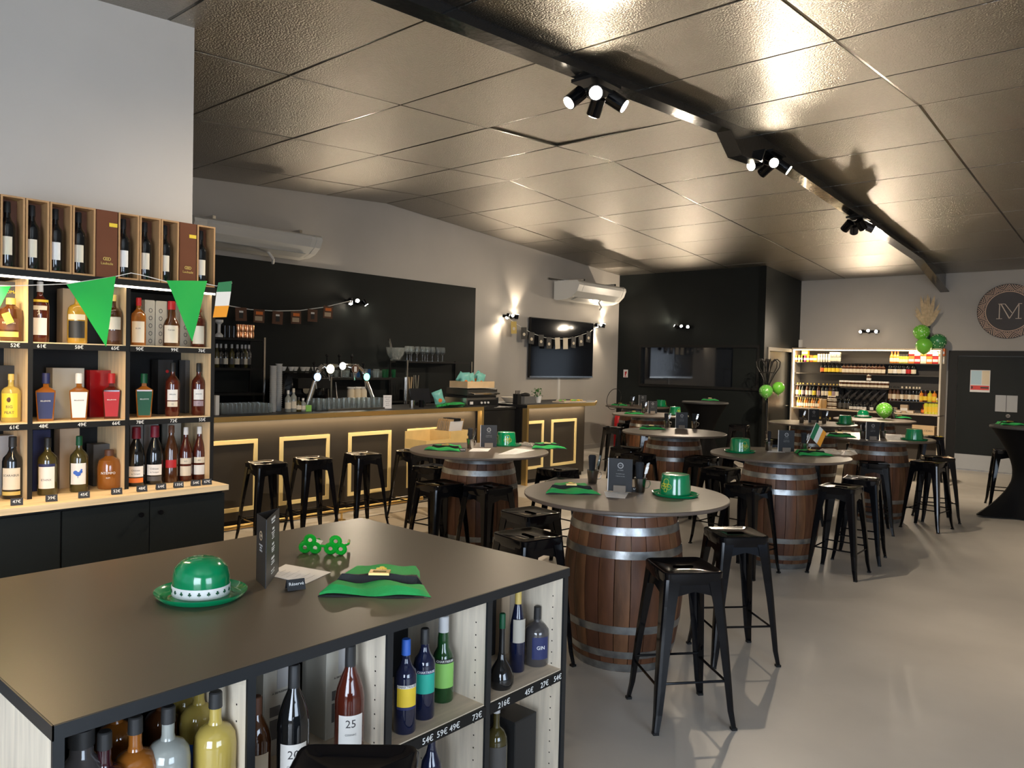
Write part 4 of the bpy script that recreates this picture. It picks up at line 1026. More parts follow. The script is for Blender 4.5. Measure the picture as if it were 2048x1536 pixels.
on([((-2.912, 4.163),1.0,'cutlery pot with black napkin left of the menu, nearest barrel table'),
((-2.507, 4.094),.7,'steel cutlery cup with handle right of the menu, nearest barrel table'),
((-4.819, 4.971),1.5,'cutlery pot with black napkin on the bar-side barrel table'),
((-2.971, 7.149),2.4,'cutlery pot left of the menu on the flag barrel table'),
((-2.693, 7.312),.2,'cutlery pot holding the small flag on the flag barrel table'),
((-4.976, 8.725),.6,'cutlery pot left of the menu on the middle barrel table'),
((-4.722, 8.978),.5,'cutlery pot right of the menu on the middle barrel table'),
((-6.764, 11.089),.5,'cutlery pot on the fifth barrel table'),
((-8.085, 12.805),.5,'cutlery pot on the farthest left barrel table'),
((-4.209, 11.292),.4,'cutlery pot left of the menu on the coat rack barrel table'),
((-3.963, 11.515),.4,'cutlery pot right of the menu on the coat rack barrel table'),
((-2.651, 9.675),1.4,'cutlery pot right of the menu on the right rear table'),
((-2.783, 9.388),1.9,'cutlery pot left of the menu on the right rear table'),
((-3.667, 13.914),1.1,'cutlery pot on the rearmost barrel table')],PT,'cutlery pots with napkins')
on([((-2.59, 3.998),VF-.35,'black menu card in wooden foot on the nearest barrel table'),
((-4.776, 5.163),VF+.1,'black menu card on the bar-side barrel table'),
((-2.807, 7.163),VF+.0,'black menu card on the flag barrel table'),
((-4.78, 8.758),VF-.1,'black menu card on the middle barrel table'),
((-6.61, 11.119),VF,'black menu card on the fifth barrel table'),
((-8.077, 13.197),VF,'black menu card on the farthest left barrel table'),
((-2.649, 9.283),VF,'black menu card on the right rear barrel table'),
((-4.099, 11.468),VF,'black menu card on the coat rack barrel table')],MN,'menu cards on the tables')
sheet_of_paper('white printed card under the menu on the nearest barrel table',[(-2.667, 3.937, 0.985), (-2.534, 4.007, 0.985), (-2.442, 3.825, 0.985), (-2.546, 3.782, 0.985)],TZ+.0003)
sheet_of_paper('white card beside the menu on the bar-side barrel table',[(-4.808, 4.986, 0.985), (-4.707, 5.121, 0.985), (-4.563, 4.926, 0.985), (-4.667, 4.79, 0.985)],TZ+.0003)
sheet_of_paper('large white sheet at the front edge of the bar-side barrel table',[(-4.36, 4.833, 0.985), (-4.27, 4.95, 0.985), (-4.382, 5.354, 0.985), (-4.573, 5.299, 0.985)],TZ+.0003)
sheet_of_paper('white folded sheet below the menu on the flag barrel table',[(-2.996, 7.256, 0.985), (-2.896, 7.388, 0.985), (-2.796, 7.112, 0.985), (-2.926, 7.007, 0.985)],TZ+.0003)
sheet_of_paper('grey paper tray liner left of the hat on the right rear table',[(-2.744, 10.074, 0.985), (-2.646, 10.44, 0.985), (-2.442, 9.768, 0.985), (-2.515, 9.375, 0.985)],TZ+.0003)
def tent(lab,p,rz,s,z=TZ):
    t=thing('reserved_sign',lab,'sign',(p[0],p[1],z),rz)
    ob('slate_card',B().box((.010,0,.014),(.002,.052,.030),ry=-.5),slate,t); ob('back_leaf',B().box((-.006,0,.014),(.002,.052,.030),ry=.5),slate,t)
    text(s,.012,chalk,t,(.0125,0,.017),0,tilt=.5)
tent('small slate tent card reading Réservé on the nearest barrel table',(-2.535, 4.089),-.75,'Réservé')
tent('small slate tent card on the bar-side barrel table',(-4.699, 4.748),-.7,'Réservé')
# caddy on bar-side table
t=thing('wire_caddy','black wire caddy left of the plastic hat on the bar-side table','caddy',(*(-4.885, 5.37),TZ))
b=B()
for a in (-.05,0,.05):
    for z in (.01,.08): b.tube((-.06,a,z),(.06,a,z),.002,n=5)
for x in (-.06,0,.06):
    for z in (.01,.08): b.tube((x,-.05,z),(x,.05,z),.002,n=5)
    for a in (-.05,.05): b.tube((x,a,.0),(x,a,.09),.002,n=5)
ob('wire_frame',b,blackg,t)
# clear film on hats and crumpled cream wrap
def crumple(lab,p,z,s,m,seed,flat=.25,cat='wrapper'):
    rn=random.Random(seed); t=thing('crumpled_wrap',lab,cat,(p[0],p[1],z)); b=B(); nx=12; vs=[];fs=[]
    for i in range(nx):
        for j in range(nx):
            e=min(i,j,nx-1-i,nx-1-j); vs.append(((i/(nx-1)-.5)*s*1.5+rn.uniform(-.004,.004),(j/(nx-1)-.5)*s,.001+(rn.random()*s*flat if e else .001)))
    for i in range(nx-1):
        for j in range(nx-1): fs.append((i*nx+j,(i+1)*nx+j,(i+1)*nx+j+1,i*nx+j+1))
    ob('film',b.add(vs,fs),m,t); return t
film=mat('clear_film',(.9,.9,.88),.12,trans=.92,ior=1.1)
crumple('crumpled cream wrapping film right of the felt hat on the flag table',(-2.442, 7.443),TZ,.22,mat('cream_film',(.75,.64,.50),.25,trans=.3),3,.18)
crumple('crumpled clear film around the hat at the bar-side table edge',(-4.669, 5.59),TZ,.16,film,4,.15)
# small Irish flag in the pot
fp=(-2.693, 7.312, 0.985)
t=thing('small_irish_flag','small Irish paper flag on a stick leaning out of a cutlery pot','flag',(fp[0],fp[1],TZ+.02))
rx=Vector((math.cos(.71788),math.sin(.71788),0))

ob('stick',B().tube((0,0,0),rx*.105+Vector((0,0,.26)),.003,n=6),whitef,t)
v0=rx*.052+Vector((0,0,.125)); up=(rx*.055+Vector((0,0,.135))); ac=(rx*.10+Vector((0,0,-.095)))
for k,m_ in enumerate((greenflag,whitef,orangef)):
    a=v0+ac*(k/3); b_=v0+ac*((k+1)/3); nn=Vector((rx.y,-rx.x,0))*.0012
    ob('flag_stripe',B().add([a,b_,b_+up,a+up,a+nn,b_+nn,b_+up+nn,a+up+nn],[(0,1,2,3),(7,6,5,4),(0,4,5,1),(1,5,6,2),(2,6,7,3),(3,7,4,0)]),mat('flag_deep_green',(.01,.17,.06),.6) if k==0 else m_,t)
bp_=(-4.067, 13.68, 0.985)
bowler('green plastic bowler hat left of the balloon on the rearmost table',(bp_[0],bp_[1],TZ),.6,.98)
# balloons
def balloon(lab,loc_,r,m,dots=False,tilt=0.0,group='green balloons'):
    t=thing('balloon',lab,'balloon',loc_,0,group); t.rotation_euler=(tilt,0,.5)
    ob('skin',B().lathe([(0,-r*1.16),(r*.06,-r*1.14),(r*.05,-r*1.08),(r*.35,-r*.92),(r*.72,-r*.62),(r*.95,-r*.2),(r,.15*r),(r*.88,.52*r),(r*.6,.82*r),(r*.3,.96*r),(0,r)],26),m,t,smooth=True)
    ob('knot',B().lathe([(0,-r*1.24),(r*.10,-r*1.22),(r*.03,-r*1.14),(0,-r*1.12)],8),m,t)
    if dots:
        rn=random.Random(int(r*1000)); b=B()
        for i in range(70):
            z=rn.uniform(-.75,.92); a=rn.uniform(0,2*PI); q=math.sqrt(max(0,1-z*z)); p=Vector((q*math.cos(a),q*math.sin(a),z)); 
            b.lathe([(0,.0),(r*.07,0)],6,p*r*1.004+Vector((0,0,.02*r)),M=p.to_track_quat('Z','Y').to_matrix())
        ob('white_dots',b,mat('balloon_print',(.55,.75,.45),.4),t)
    return t
BR=.115
balloon('lime green balloon with dots resting on the rearmost barrel table',(*(-3.718, 13.615),TZ+.145),.128,balg[0],True)
balloon('pale dotted green balloon left on the coat rack',(-5.776, 13.7, 1.353),.125,balg[1],True)
balloon('plain lime green balloon right on the coat rack',(-5.626, 13.9, 1.421),.115,balg[0])
balloon('dotted green balloon, upper left of three above the shelves',(-3.672, 15.6, 2.502),.145,balg[0],True)
balloon('plain lime green balloon, lowest of three above the shelves',(-3.61, 15.55, 2.253),.145,balg[0])
balloon('dark green patterned balloon, right of three above the shelves',(-3.416, 15.7, 2.331),.15,balg[2],True)
# coat rack
cr=(-6.604, 15.818, 0.0)
CY=13.85
cx,_,_c=(-5.815, 13.85, 1.192)
t=thing('coat_rack','black bentwood style coat rack carrying two green balloons','coat rack',(cx,CY,0))
ob('pole',B().tube((0,0,.02),(0,0,1.95),.022,n=12),blackm,t,smooth=True)
for k in range(4):
    a=PI/2*k+.4; d_=Vector((math.cos(a),math.sin(a),0))
    ob('foot',B().path([tuple(d_*.02+Vector((0,0,.30))),tuple(d_*.16+Vector((0,0,.14))),tuple(d_*.27+Vector((0,0,.015)))],.013,8),blackm,t)
for k in range(6):
    a=PI/3*k+.1; d_=Vector((math.cos(a),math.sin(a),0))
    ob('hook',B().path([tuple(d_*.02+Vector((0,0,1.45))),tuple(d_*.12+Vector((0,0,1.66))),tuple(d_*.21+Vector((0,0,1.80))),tuple(d_*.22+Vector((0,0,1.90))),tuple(d_*.16+Vector((0,0,1.95))),tuple(d_*.09+Vector((0,0,1.90))),tuple(d_*.05+Vector((0,0,1.78)))],.010,6),blackm,t)
ob('ring',torus(B(),(0,0,1.70),.135,.008,(0,0,1),20),blackm,t)
# covered tables
def spandex(lab,c,zt,rz,rt=.40,rf=.33):
    t=thing('covered_high_table',lab,'table',(c[0],c[1],0),rz)
    n=48;vs=[];fs=[];N=18
    for i in range(N+1):
        v=i/N; z=zt-.02-(zt-.04)*v
        base=rt*(1-v)**1.0*0+ (rt*(.40+.60*abs(1-2*v)**1.6) if v<.5 else .40*rt+ .60*rt*((2*v-1)**1.9))
        for j in range(n):
            a=2*PI*j/n; lobe=abs(math.cos(2*a))**4
            r=base if v<.5 else base*(1-.0)+(.10+rf*.35)*((2*v-1)**1.6)*(lobe)-.12*((2*v-1)**1.6)*(1-lobe)
            vs.append((r*math.cos(a),r*math.sin(a),z if v<1 else z-.0))
    for i in range(N):
        for j in range(n): fs.append((i*n+j,i*n+(j+1)%n,(i+1)*n+(j+1)%n,(i+1)*n+j))
    ob('stretch_cover',B().add(vs,fs),mat('spandex_black',(.004,.004,.0045),.7,spec=.15),t,smooth=True)
    ob('table_top',B().lathe([(0,zt-.03),(rt+.01,zt-.03),(rt+.012,zt-.012),(rt+.005,zt),(0,zt)],48),mat('cover_top',(.035,.034,.033),.6),t,smooth=True)
    return t
spandex('black stretch-covered high table against the dark far wall',(-6.50,12.75),1.15,.3)
spandex('black stretch-covered high table cut by the right frame edge',(-1.42,11.38),1.13,.75,.42)
p=(-6.694, 13.322); dup(FH.o,(p[0],p[1],1.15),.5,'green felt hat on the black covered table by the dark wall','green felt hats on the tables')
p=(-1.631, 11.451); dup(FH.o,(p[0],p[1],1.13),.7,'green felt hat on the black covered table at the right edge','green felt hats on the tables')
# thin chair beside the wall: looped cable frame
cq=(-8.3, 12.51, 1.194)
t=tag(ob('wire_loop',B().path([(cq[0]+.16*math.cos(a),cq[1]+.06*math.sin(a),cq[2]-.08+.20*math.sin(a)) for a in [2*PI*i/20 for i in range(21)]],.006,5),blackm),'thin dark wire loop beside the farthest left table','cable')
q=(-9.239, 14.2, 0.7)
t=thing('fire_extinguisher','red fire extinguisher standing in the corner by the dark wall','extinguisher',(q[0],14.10,0))
ob('cylinder',B().lathe([(0,0),(.075,0),(.08,.02),(.08,.60),(.06,.68),(.02,.72),(0,.72)],18),mat('red_paint',(.45,.01,.015),.3),t,smooth=True); ob('valve',B().bb(-.03,.05,-.015,.015,.72,.77),blackm,t)
q=(-9.178, 14.26, 1.597)
t=thing('fire_sign','small white and red fire equipment sign on the dark wall','sign',(q[0],14.265,q[2]))
ob('sign_plate',B().bb(-.055,.055,-.004,.004,-.085,.085),paper,t); ob('red_pictogram',B().bb(-.018,.012,-.006,-.004,-.05,.04).bb(-.03,.03,-.006,-.004,-.075,-.06).bb(.012,.03,-.006,-.004,.0,.05),CL['red'],t)

# ================================================================== television, air conditioners
t=thing('television','large wall-mounted black television between two spotlights','television',(XL,12.17,1.5))
ob('screen_body',B().bb(.05,.10,-1.02,1.02,0,1.14),blackm,t)
ob('screen',B().bb(.1,.104,-1.005,1.005,.03,1.125),tvm,t)
ob('bottom_bezel',B().bb(.1,.106,-1.02,1.02,0,.03),steel,t); ob('wall_bracket',B().bb(0,.05,-.3,.3,.3,.8),blackm,t)
ob('cable_cover',B().bb(0,.02,-.03,.03,-.52,0),white,t)
def aircon(lab,ya,yb,zb,zt,xf=-8.72):
    yc=(ya+yb)/2; t=thing('air_conditioner',lab,'air conditioner',(XL,yc,zb)); h=zt-zb; L_=(yb-ya)/2; D=xf-XL
    prof=[(.08,h*.98),(D-.06,h*.98),(D-.01,h*.88),(D,h*.74),(D-.05,h*.42),(D-.16,h*.16),(D-.30,h*.03),(.14,0),(.08,h*.06)]
    def ext(pf,y0,y1): 
        n=len(pf); return B().add([(x,y0,z) for x,z in pf]+[(x,y1,z) for x,z in pf],[tuple(range(n)),tuple(range(2*n-1,n-1,-1))]+[(i,(i+1)%n,(i+1)%n+n,i+n) for i in range(n)])
    ob('casing',ext(prof,-L_+.09,L_-.09),mat('aircon_white',(.66,.65,.61),.3),t)
    for sgn in (-1,1): ob('end_cap',ext([(x*1.0+(.006 if x>.3 else 0),z*1.01) for x,z in prof],sgn*(L_-.09),sgn*L_),MATS['aircon_white'],t)
    ob('intake_grille',ext([(D-.012,h*.90),(D+.004,h*.74),(D-.046,h*.43),(D-.056,h*.43),(D-.016,h*.72)],-L_+.16,L_-.16),mat('aircon_panel',(.60,.59,.56),.35),t)
    ob('air_flap',ext([(D-.15,h*.15),(D-.29,h*.02),(D-.29,h*.0),(D-.14,h*.13)],-L_+.16,L_-.16),mat('aircon_flap',(.50,.50,.48),.3),t)
    for sgn in (-1,1): ob('hanging_rail',B().bb(.0,.60,sgn*(L_-.28)-.02,sgn*(L_-.28)+.02,h+.0,h+.04),steel,t)
    ob('wall_rail',B().bb(0,.03,-L_-.12,L_+.12,h+.02,h+.06),steel,t)
    ob('drain_pipe',B().path([(D-.25,.25*L_,.02),(D-.22,.32*L_,-.07),(D-.28,.36*L_,-.12)],.018,8),white,t)
    return t
aircon('white under-ceiling air conditioner beside the wooden bottle boxes',4.317,6.076,3.111,3.405)
aircon('white under-ceiling air conditioner above the television',11.851,13.481,3.009,3.382)

# bunting of beer cards
def card_bunting(lab,cordpts,cards,cols):
    o0=cordpts[0]; t=thing('card_bunting',lab,'bunting',o0)
    ob('cord',B().path([rel(p,o0) for p in cordpts],.006,5),whitef,t)
    for (p,w_,h_),c_ in zip(cards,cols):
        q=rel(p,o0); k=ob('picture_card',B().box((q[0],q[1],q[2]),(.006,w_,h_),rx=random.uniform(-.12,.12)),CL[c_[0]],t)
        if c_[1]=='glass':
            ob('pint_print',B().bb(q[0]+.0035,q[0]+.005,q[1]-w_*.18,q[1]+w_*.18,q[2]-h_*.30,q[2]+h_*.12),CL['black'],k); ob('foam_print',B().bb(q[0]+.0035,q[0]+.005,q[1]-w_*.18,q[1]+w_*.18,q[2]+h_*.12,q[2]+h_*.26),CL['white'],k)
        elif c_[1]=='pic':
            ob('picture_print',B().bb(q[0]+.0035,q[0]+.005,q[1]-w_*.38,q[1]+w_*.30,q[2]-h_*.36,q[2]-h_*.02),CL['tan'],k); ob('picture_print',B().bb(q[0]+.0035,q[0]+.005,q[1]-w_*.30,q[1]+w_*.34,q[2]+h_*.1,q[2]+h_*.34),CL['orange'],k)
        elif c_[1]=='mark':
            ob('white_print',B().ball((q[0]+.004,q[1],q[2]-.02),w_*.26,8,5,sx=.05,sz=.8),CL['cream'],k)
card_bunting('white cord with six brown beer picture cards across the black bar wall',[(-9.05, 4.559, 2.423), (-9.05, 4.687, 2.42), (-9.05, 4.917, 2.4), (-9.05, 5.225, 2.371), (-9.05, 5.585, 2.376), (-9.05, 5.965, 2.408), (-9.05, 6.366, 2.483), (-9.05, 6.79, 2.599), (-9.37, 7.057, 2.631)],
 [((-9.04, 5.096, 2.302), 0.155, 0.17), ((-9.04, 5.348, 2.295), 0.155, 0.17), ((-9.04, 5.618, 2.289), 0.155, 0.17), ((-9.04, 5.898, 2.309), 0.155, 0.17), ((-9.04, 6.158, 2.352), 0.155, 0.17), ((-9.04, 6.41, 2.413), 0.155, 0.17)],[('brown','glass'),('brown','pic'),('brown','glass'),('brown','pic'),('brown','glass'),('brown','pic')])
card_bunting('white cord with ten small cards in front of the television',[(-9.39, 10.624, 2.61), (-9.22, 10.433, 2.567), (-9.22, 10.601, 2.496), (-9.22, 10.858, 2.399), (-9.22, 11.151, 2.32), (-9.22, 11.483, 2.268), (-9.22, 11.793, 2.251), (-9.22, 12.145, 2.265), (-9.22, 12.524, 2.33), (-9.22, 12.951, 2.44), (-9.39, 13.366, 2.555)],
 [((-9.21, 10.559, 2.411), 0.15, 0.22), ((-9.21, 10.849, 2.32), 0.15, 0.22), ((-9.21, 11.069, 2.241), 0.15, 0.22), ((-9.21, 11.352, 2.205), 0.15, 0.22), ((-9.21, 11.597, 2.167), 0.15, 0.22), ((-9.21, 11.863, 2.171), 0.15, 0.22), ((-9.21, 12.119, 2.175), 0.15, 0.22), ((-9.21, 12.382, 2.209), 0.15, 0.22), ((-9.21, 12.633, 2.254), 0.15, 0.22), ((-9.21, 12.889, 2.335), 0.15, 0.22)],[('gold','mark'),('black','mark'),('black','mark'),('black','mark'),('black','mark'),('cream',''),('cream',''),('black','mark'),('darkgrey','mark'),('black','mark')])

# ================================================================== things on the bar
BZ=BTZ
def tumbler(r=.035,h=.10,m=glass,stem=False):
    t=thing('glass','glass','glass')
    if stem: pf=[(0,0),(r*.85,0),(r*.85,.003),(r*.1,.008),(r*.09,h*.42),(r*.4,h*.48),(r*.95,h*.62),(r,h*.75),(r*.8,h),(r*.77,h),(r*.96,h*.75),(r*.9,h*.62),(r*.3,h*.50),(0,h*.48)]
    else: pf=[(0,0),(r*.8,0),(r*.84,.004),(r,h),(r*.96,h),(r*.80,.010),(0,.010)]
    ob('bowl',B().lathe(pf,16),m,t,smooth=True); return t
WG=Proto(tumbler(.045,.23,stem=True)); TG=Proto(tumbler(.038,.105)); SG=Proto(tumbler(.032,.13)); 
gg=Proto(tumbler(.034,.125,mat('glass_green_tint',(.10,.42,.20),.05,trans=.9,ior=1.38)))
bg=Proto(tumbler(.034,.125,mat('glass_blue_tint',(.15,.40,.75),.05,trans=.9,ior=1.38)))
zs_=1.761
for i,y in enumerate([7.946, 8.038, 8.153, 8.269, 8.376, 8.485, 8.606, 8.706, 8.111, 8.43]):
    WG.put((-9.12 if i<8 else -9.24,y,zs_),0,'wine glass in the row on top of the right back-bar shelf','wine glasses on the shelf')
t=thing('glass_ice_bucket','clear glass champagne bucket with bottle neck beside the wine glasses','bucket',(-9.12,7.714,zs_))
ob('bowl',B().lathe([(0,0),(.07,0),(.08,.01),(.13,.10),(.145,.20),(.14,.20),(.125,.10),(.07,.02),(0,.02)],22),glass,t,smooth=True); ob('ladle',B().tube((.0,-.05,.05),(0,-.13,.33),.018),chrome,t)
zl=1.5
for i,y in enumerate([6.606, 6.701, 6.797, 6.894, 6.993, 7.093, 7.185, 7.269, 7.354, 7.44, 7.527, 7.624]):
    (TG if i<4 else bg if i in(4,6) else gg if i>8 else SG).put((-9.1+.05*(i%2),y,zl),0,{0:'clear tumbler on the back-bar shelf, left part',1:'tinted blue glass on the back-bar shelf',2:'green tinted glass at the right end of the back-bar shelf',3:'clear tall glass in the middle of the back-bar shelf'}[0 if i<4 else 1 if i in(4,6) else 2 if i>8 else 3],'tumblers on the back-bar shelf')
    TG.put((-9.22,y,zl),0,'clear tumbler in the rear row of the back-bar shelf','rear tumblers on the back-bar shelf')
# glasses on the bar top
k=0
for j,x in enumerate((-7.42,-7.53,-7.64)):
    for y in [4.006, 4.056, 4.106, 4.156, 4.207, 4.258, 4.31, 4.363, 4.416, 4.469, 4.523]:
        TG.put((x,y,BZ),0,'upturned clear tumbler in the dense block at the left end of the bar','tumblers at the left bar end'); k+=1
for j,x in enumerate((-7.50,-7.60,-7.70)):
    for y in [5.216, 5.285, 5.354, 5.424, 5.495, 5.567, 5.64, 5.713, 5.788, 5.863, 5.939, 6.017, 6.095, 6.174]:
        (SG if (k+j)%3 else TG).put((x,y,BZ),0,'clear drinking glass in the dense block below the beer taps','glasses below the beer taps'); k+=1
zsh=1.30
def cupstack(px_y,x,h,lab):
    t=thing('cup_tower',lab,'cups',(x,px_y,BZ)); n=int(h/.022)
    for i in range(n): ob('plastic_cup',B().lathe([(.030,0),(.037,.020),(.040,.020),(.040,.024),(.030,.004)],14,(0,0,.022*i)),mat('cup_plastic',(.62,.62,.60),.25,trans=.3),t)
cupstack(4.651,-7.55,.52,'left one of two tall stacks of clear plastic cups on the bar')
cupstack(4.764,-7.62,.53,'right one of two tall stacks of clear plastic cups on the bar')
t=tag(ob('white_carton',B().bb(-.03,.03,-.02,.02,0,.20),white,loc=(-7.4,3.91,BZ)),'upright white card at the left end of the bar','card')
bpx=[(571,'clear','white','clear bottle with pale label right of the cup stacks',.24),(582,'clear','cream','clear bottle with cream cap left of the taps',.26),(592,'greenyellow','black','small olive bottle left of the taps',.16),(601,'clear','white','squat clear bottle before the coffee machine',.15)]
for px_,lq,cp,lab,H in [([4.776, 4.846, 4.91, 4.969][i],b_[1],b_[2],b_[3],b_[4]) for i,b_ in enumerate(bpx)]:
    bottle('bordeaux',H,.034,lq,cp,[('cream',.15,.45,1.2)],lab,loc=(-7.45,px_,BZ),face=-.6,n=14)
carton('small green and white box on the bar left of the taps',-7.45,5.02,BZ,.08,.07,.07,CL['lightgreen'])
# coffee machine
t=thing('coffee_machine','black espresso machine with stacked white cups on top','coffee machine',(-8.95,5.916,.95))
ob('body',B().lathe([(0,.0),(.26,0),(.30,.06),(.34,.30),(.33,.52),(.26,.62),(0,.64)],28,sx=.8,sy=1.35),blackg,t,smooth=True)
ob('group_head',B().bb(.20,.34,-.25,.25,.42,.55),blackm,t); ob('drip_tray',B().bb(.15,.36,-.3,.3,0,.08),steel,t); ob('steam_wand',B().tube((.30,.36,.5),(.34,.38,.15),.008),chrome,t); ob('round_badge',B().tube((.26,-.1,.40),(.30,-.1,.40),.05,n=16),steel,t)
cup=B().lathe([(0,0),(.022,0),(.040,.045),(.042,.055),(.038,.055),(.020,.008),(0,.008)],14).mesh('cup',white,True)
for i in range(6):
    o=tag(ob('coffee_cup',cup,None,loc=(-8.90+.04*(i%2),5.88-.25+.09*i,1.592-.0)),'white coffee cup in the row on top of the espresso machine','cup','coffee cups on the machine')
# coffee grinder
t=thing('coffee_grinder','dark coffee grinder with rounded hopper right of the espresso machine','grinder',(-8.9,6.175,.95))
ob('body',B().bb(-.10,.10,-.10,.10,0,.42),blackg,t); ob('hopper',B().lathe([(0,.42),(.05,.42),(.10,.60),(.09,.66),(0,.67)],18),darkglass,t,smooth=True)
# beer tap bridge
ya=5.188; yb=6.221; ytl=5.41; ytr=5.931; zt_=1.673
t=thing('beer_tap_bridge','chrome beer tap bridge with illuminated round badges on the bar','beer tap',(-7.72,(ya+yb)/2,BZ)); yc=(ya+yb)/2
ob('bridge_tube',B().path([(0,ya-yc,0),(0,ytl-yc-.06,zt_-BZ-.05),(0,ytl-yc,zt_-BZ),(0,ytr-yc,zt_-BZ),(0,ytr-yc+.06,zt_-BZ-.05),(0,yb-yc,0)],.032,12),chrome,t,smooth=True)
for (y,z),c_,r_,es_ in zip([(5.477, 1.643), (5.653, 1.68), (5.297, 1.547), (6.018, 1.549), (5.84, 1.646)],('warm','white','blue','teal','brown'),(.060,.050,.052,.050,.055),(5,3,3,4,0)):
    m_={'warm':mat('badge_warm',(1,1,1),.4,emit=(1,.95,.62),es=5),'white':mat('badge_white',(1,1,1),.4,emit=(.9,1,1),es=2.5),'blue':mat('badge_blue',(.2,.4,.9),.4,emit=(.25,.5,1),es=3),'teal':mat('badge_teal',(.2,.9,.6),.4,emit=(.15,1,.65),es=3.5),'brown':CL['brown']}[c_]
    d=(0.03,y-yc,z-BZ)
    o=ob('badge_rim',B().tube((d[0],d[1],d[2]),(d[0]+.035,d[1],d[2]),r_,r_,20),chrome,t,smooth=True)
    ob('badge_face',B().tube((d[0]+.0355,d[1],d[2]),(d[0]+.039,d[1],d[2]),r_*.88,r_*.88,20),m_,o)
    if c_=='brown': ob('pint_print',B().bb(d[0]+.0395,d[0]+.041,d[1]-.02,d[1]+.02,d[2]-.035,d[2]+.03),CL['white'],o)
    ob('tap_handle',B().tube((.0,d[1],zt_-BZ if c_ in('warm','white','brown') else d[2]+.03),(-.01,d[1],(zt_-BZ if c_ in('warm','white','brown') else d[2]+.03)+.12),.009).ball((-.01,d[1],(zt_-BZ if c_ in('warm','white','brown') else d[2]+.03)+.13),.018,10,6),blackg,t,smooth=True)
    ob('spout',B().tube((.03,d[1],d[2]-.04),(.05,d[1],d[2]-.14),.009),chrome,t)
ob('drip_tray',B().bb(-.02,.30,(ya-yc)+.1,(yb-yc)-.1,0,.018),steel,t)
t=thing('drinks_card','white printed card standing on the bar right of the taps','card',(-7.42,6.161,BZ),-.3)
ob('card',B().bb(-.002,.002,-.055,.055,0,.165),paper,t)
for i,s in enumerate(('HAPPY HOUR','Pinte 6€','Demi 3,50€','Kir 4€','Spritz 7€')): text(s,.013,inkm,t,(.003,0,.14-.025*i),0,name='card_print')
t=thing('cash_terminal','black till screen and card reader on the bar by the knives','till',(-7.75,6.996,BZ),-.2)
ob('screen',B().box((0,0,.13),(.02,.30,.20),ry=-.3),darkglass,t); ob('stand',B().bb(-.08,.06,-.06,.06,0,.05),blackm,t)
for i,(px_y,lab) in enumerate(((6.562,'small grey steel cup on the bar left of the green hats'),(6.724,'small black mug on the bar left of the green hats'))):
    t=thing('mug',lab,'mug',(-7.42,px_y,BZ)); ob('body',B().lathe([(0,0),(.033,0),(.036,.09),(.033,.09),(.03,.006),(0,.006)],16),steel if i==0 else blackg,t,smooth=True); ob('handle',B().path([(.0,.034,.075),(0,.058,.06),(0,.055,.03),(0,.034,.02)],.004),blackg,t)
t=thing('stack_of_felt_hats','heap of dark green felt hats on the right end of the bar','hat',(-7.35,7.152,BZ))
for i in range(3):
    o=ob('felt_hat',FH.o.children[0].data,None,t); o.location=(0,-.04+.04*i,.012*i); o.rotation_euler=(0,0,PI/2+.2*i-.2); o.scale=(1.3,1.2,1.2)
    o=ob('felt_brim',FH.o.children[1].data,None,t); o.location=(.02,-.04+.04*i,.012*i); o.rotation_euler=(0,0,PI/2+.2*i-.2); o.scale=(1.3,1.2,1.2)
# knives
t=thing('knife_block','dark knife block with wooden-handled knives on the back-bar shelf','knife block',(-9.1,8.001,1.15))
ob('block',B().bb(-.06,.06,-.16,.16,0,.16),blackm,t)
for i in range(7):
    o=ob('knife_handle' if i<4 else 'steel_utensil',B().box((.02,-.13+.045*i,.26),(.02,.022,.20 if i<4 else .26),rx=.08*(i%3-1)),mat('handle_wood',(.42,.30,.17),.5) if i<4 else steel,t)
# bottles on the tall left shelving
for i,y in enumerate([4.836, 4.889, 4.956, 5.038, 5.113, 5.176, 5.225, 5.274]):
    bottle('bordeaux',.30,.036,'black' if i%3 else 'greenyellow','silver',[('darkgrey' if i%2 else 'cream',.15,.4,.9)],'dark bottle with silver capsule on the tall back-bar shelving',loc=(-9.15,y,1.62),face=-.5,group='silver-capped bottles on the back bar',n=12)
copm=mat('copper',(.72,.36,.20),.2,metal=1)
for i,y in enumerate([5.106, 5.168, 5.231, 5.288]):
    for j in range(2):
        t=thing('copper_mug','shiny copper mug on the top back-bar shelf','mug',(-9.12-.0*j,y,2.0+.09*j),0,'copper mugs'); ob('cup',B().lathe([(0,0),(.036,0),(.042,.04),(.038,.085),(.035,.085),(.038,.04),(0,.005)],14),copm,t,smooth=True)
for i,y in enumerate([4.922, 4.983, 5.044]):
    t=thing('black_mug','black mug on the top back-bar shelf beside the copper mugs','mug',(-9.12,y,2.0),0,'black mugs'); ob('cup',B().lathe([(0,0),(.036,0),(.042,.15),(.038,.15),(0,.005)],14),blackg,t,smooth=True)
t=thing('white_jug','small white jug at the left of the top back-bar shelf','jug',(-9.12,4.846,2.0)); ob('body',B().lathe([(0,0),(.05,0),(.05,.03),(.02,.06),(.02,.16),(.05,.19),(.05,.22),(0,.22)],14),white,t,smooth=True)
# milk jugs / white containers under the shelf
for i,y in enumerate([6.721, 6.835, 6.942]):
    t=thing('white_canister','white lidded canister on the back counter behind the taps','canister',(-8.9,y,.95),0,'white canisters'); ob('body',B().lathe([(0,0),(.05,0),(.05,.38),(.04,.40),(0,.40)],16),cream,t,smooth=True); ob('lid',B().lathe([(0,.40),(.055,.40),(.055,.42),(0,.42)],16),white,t)
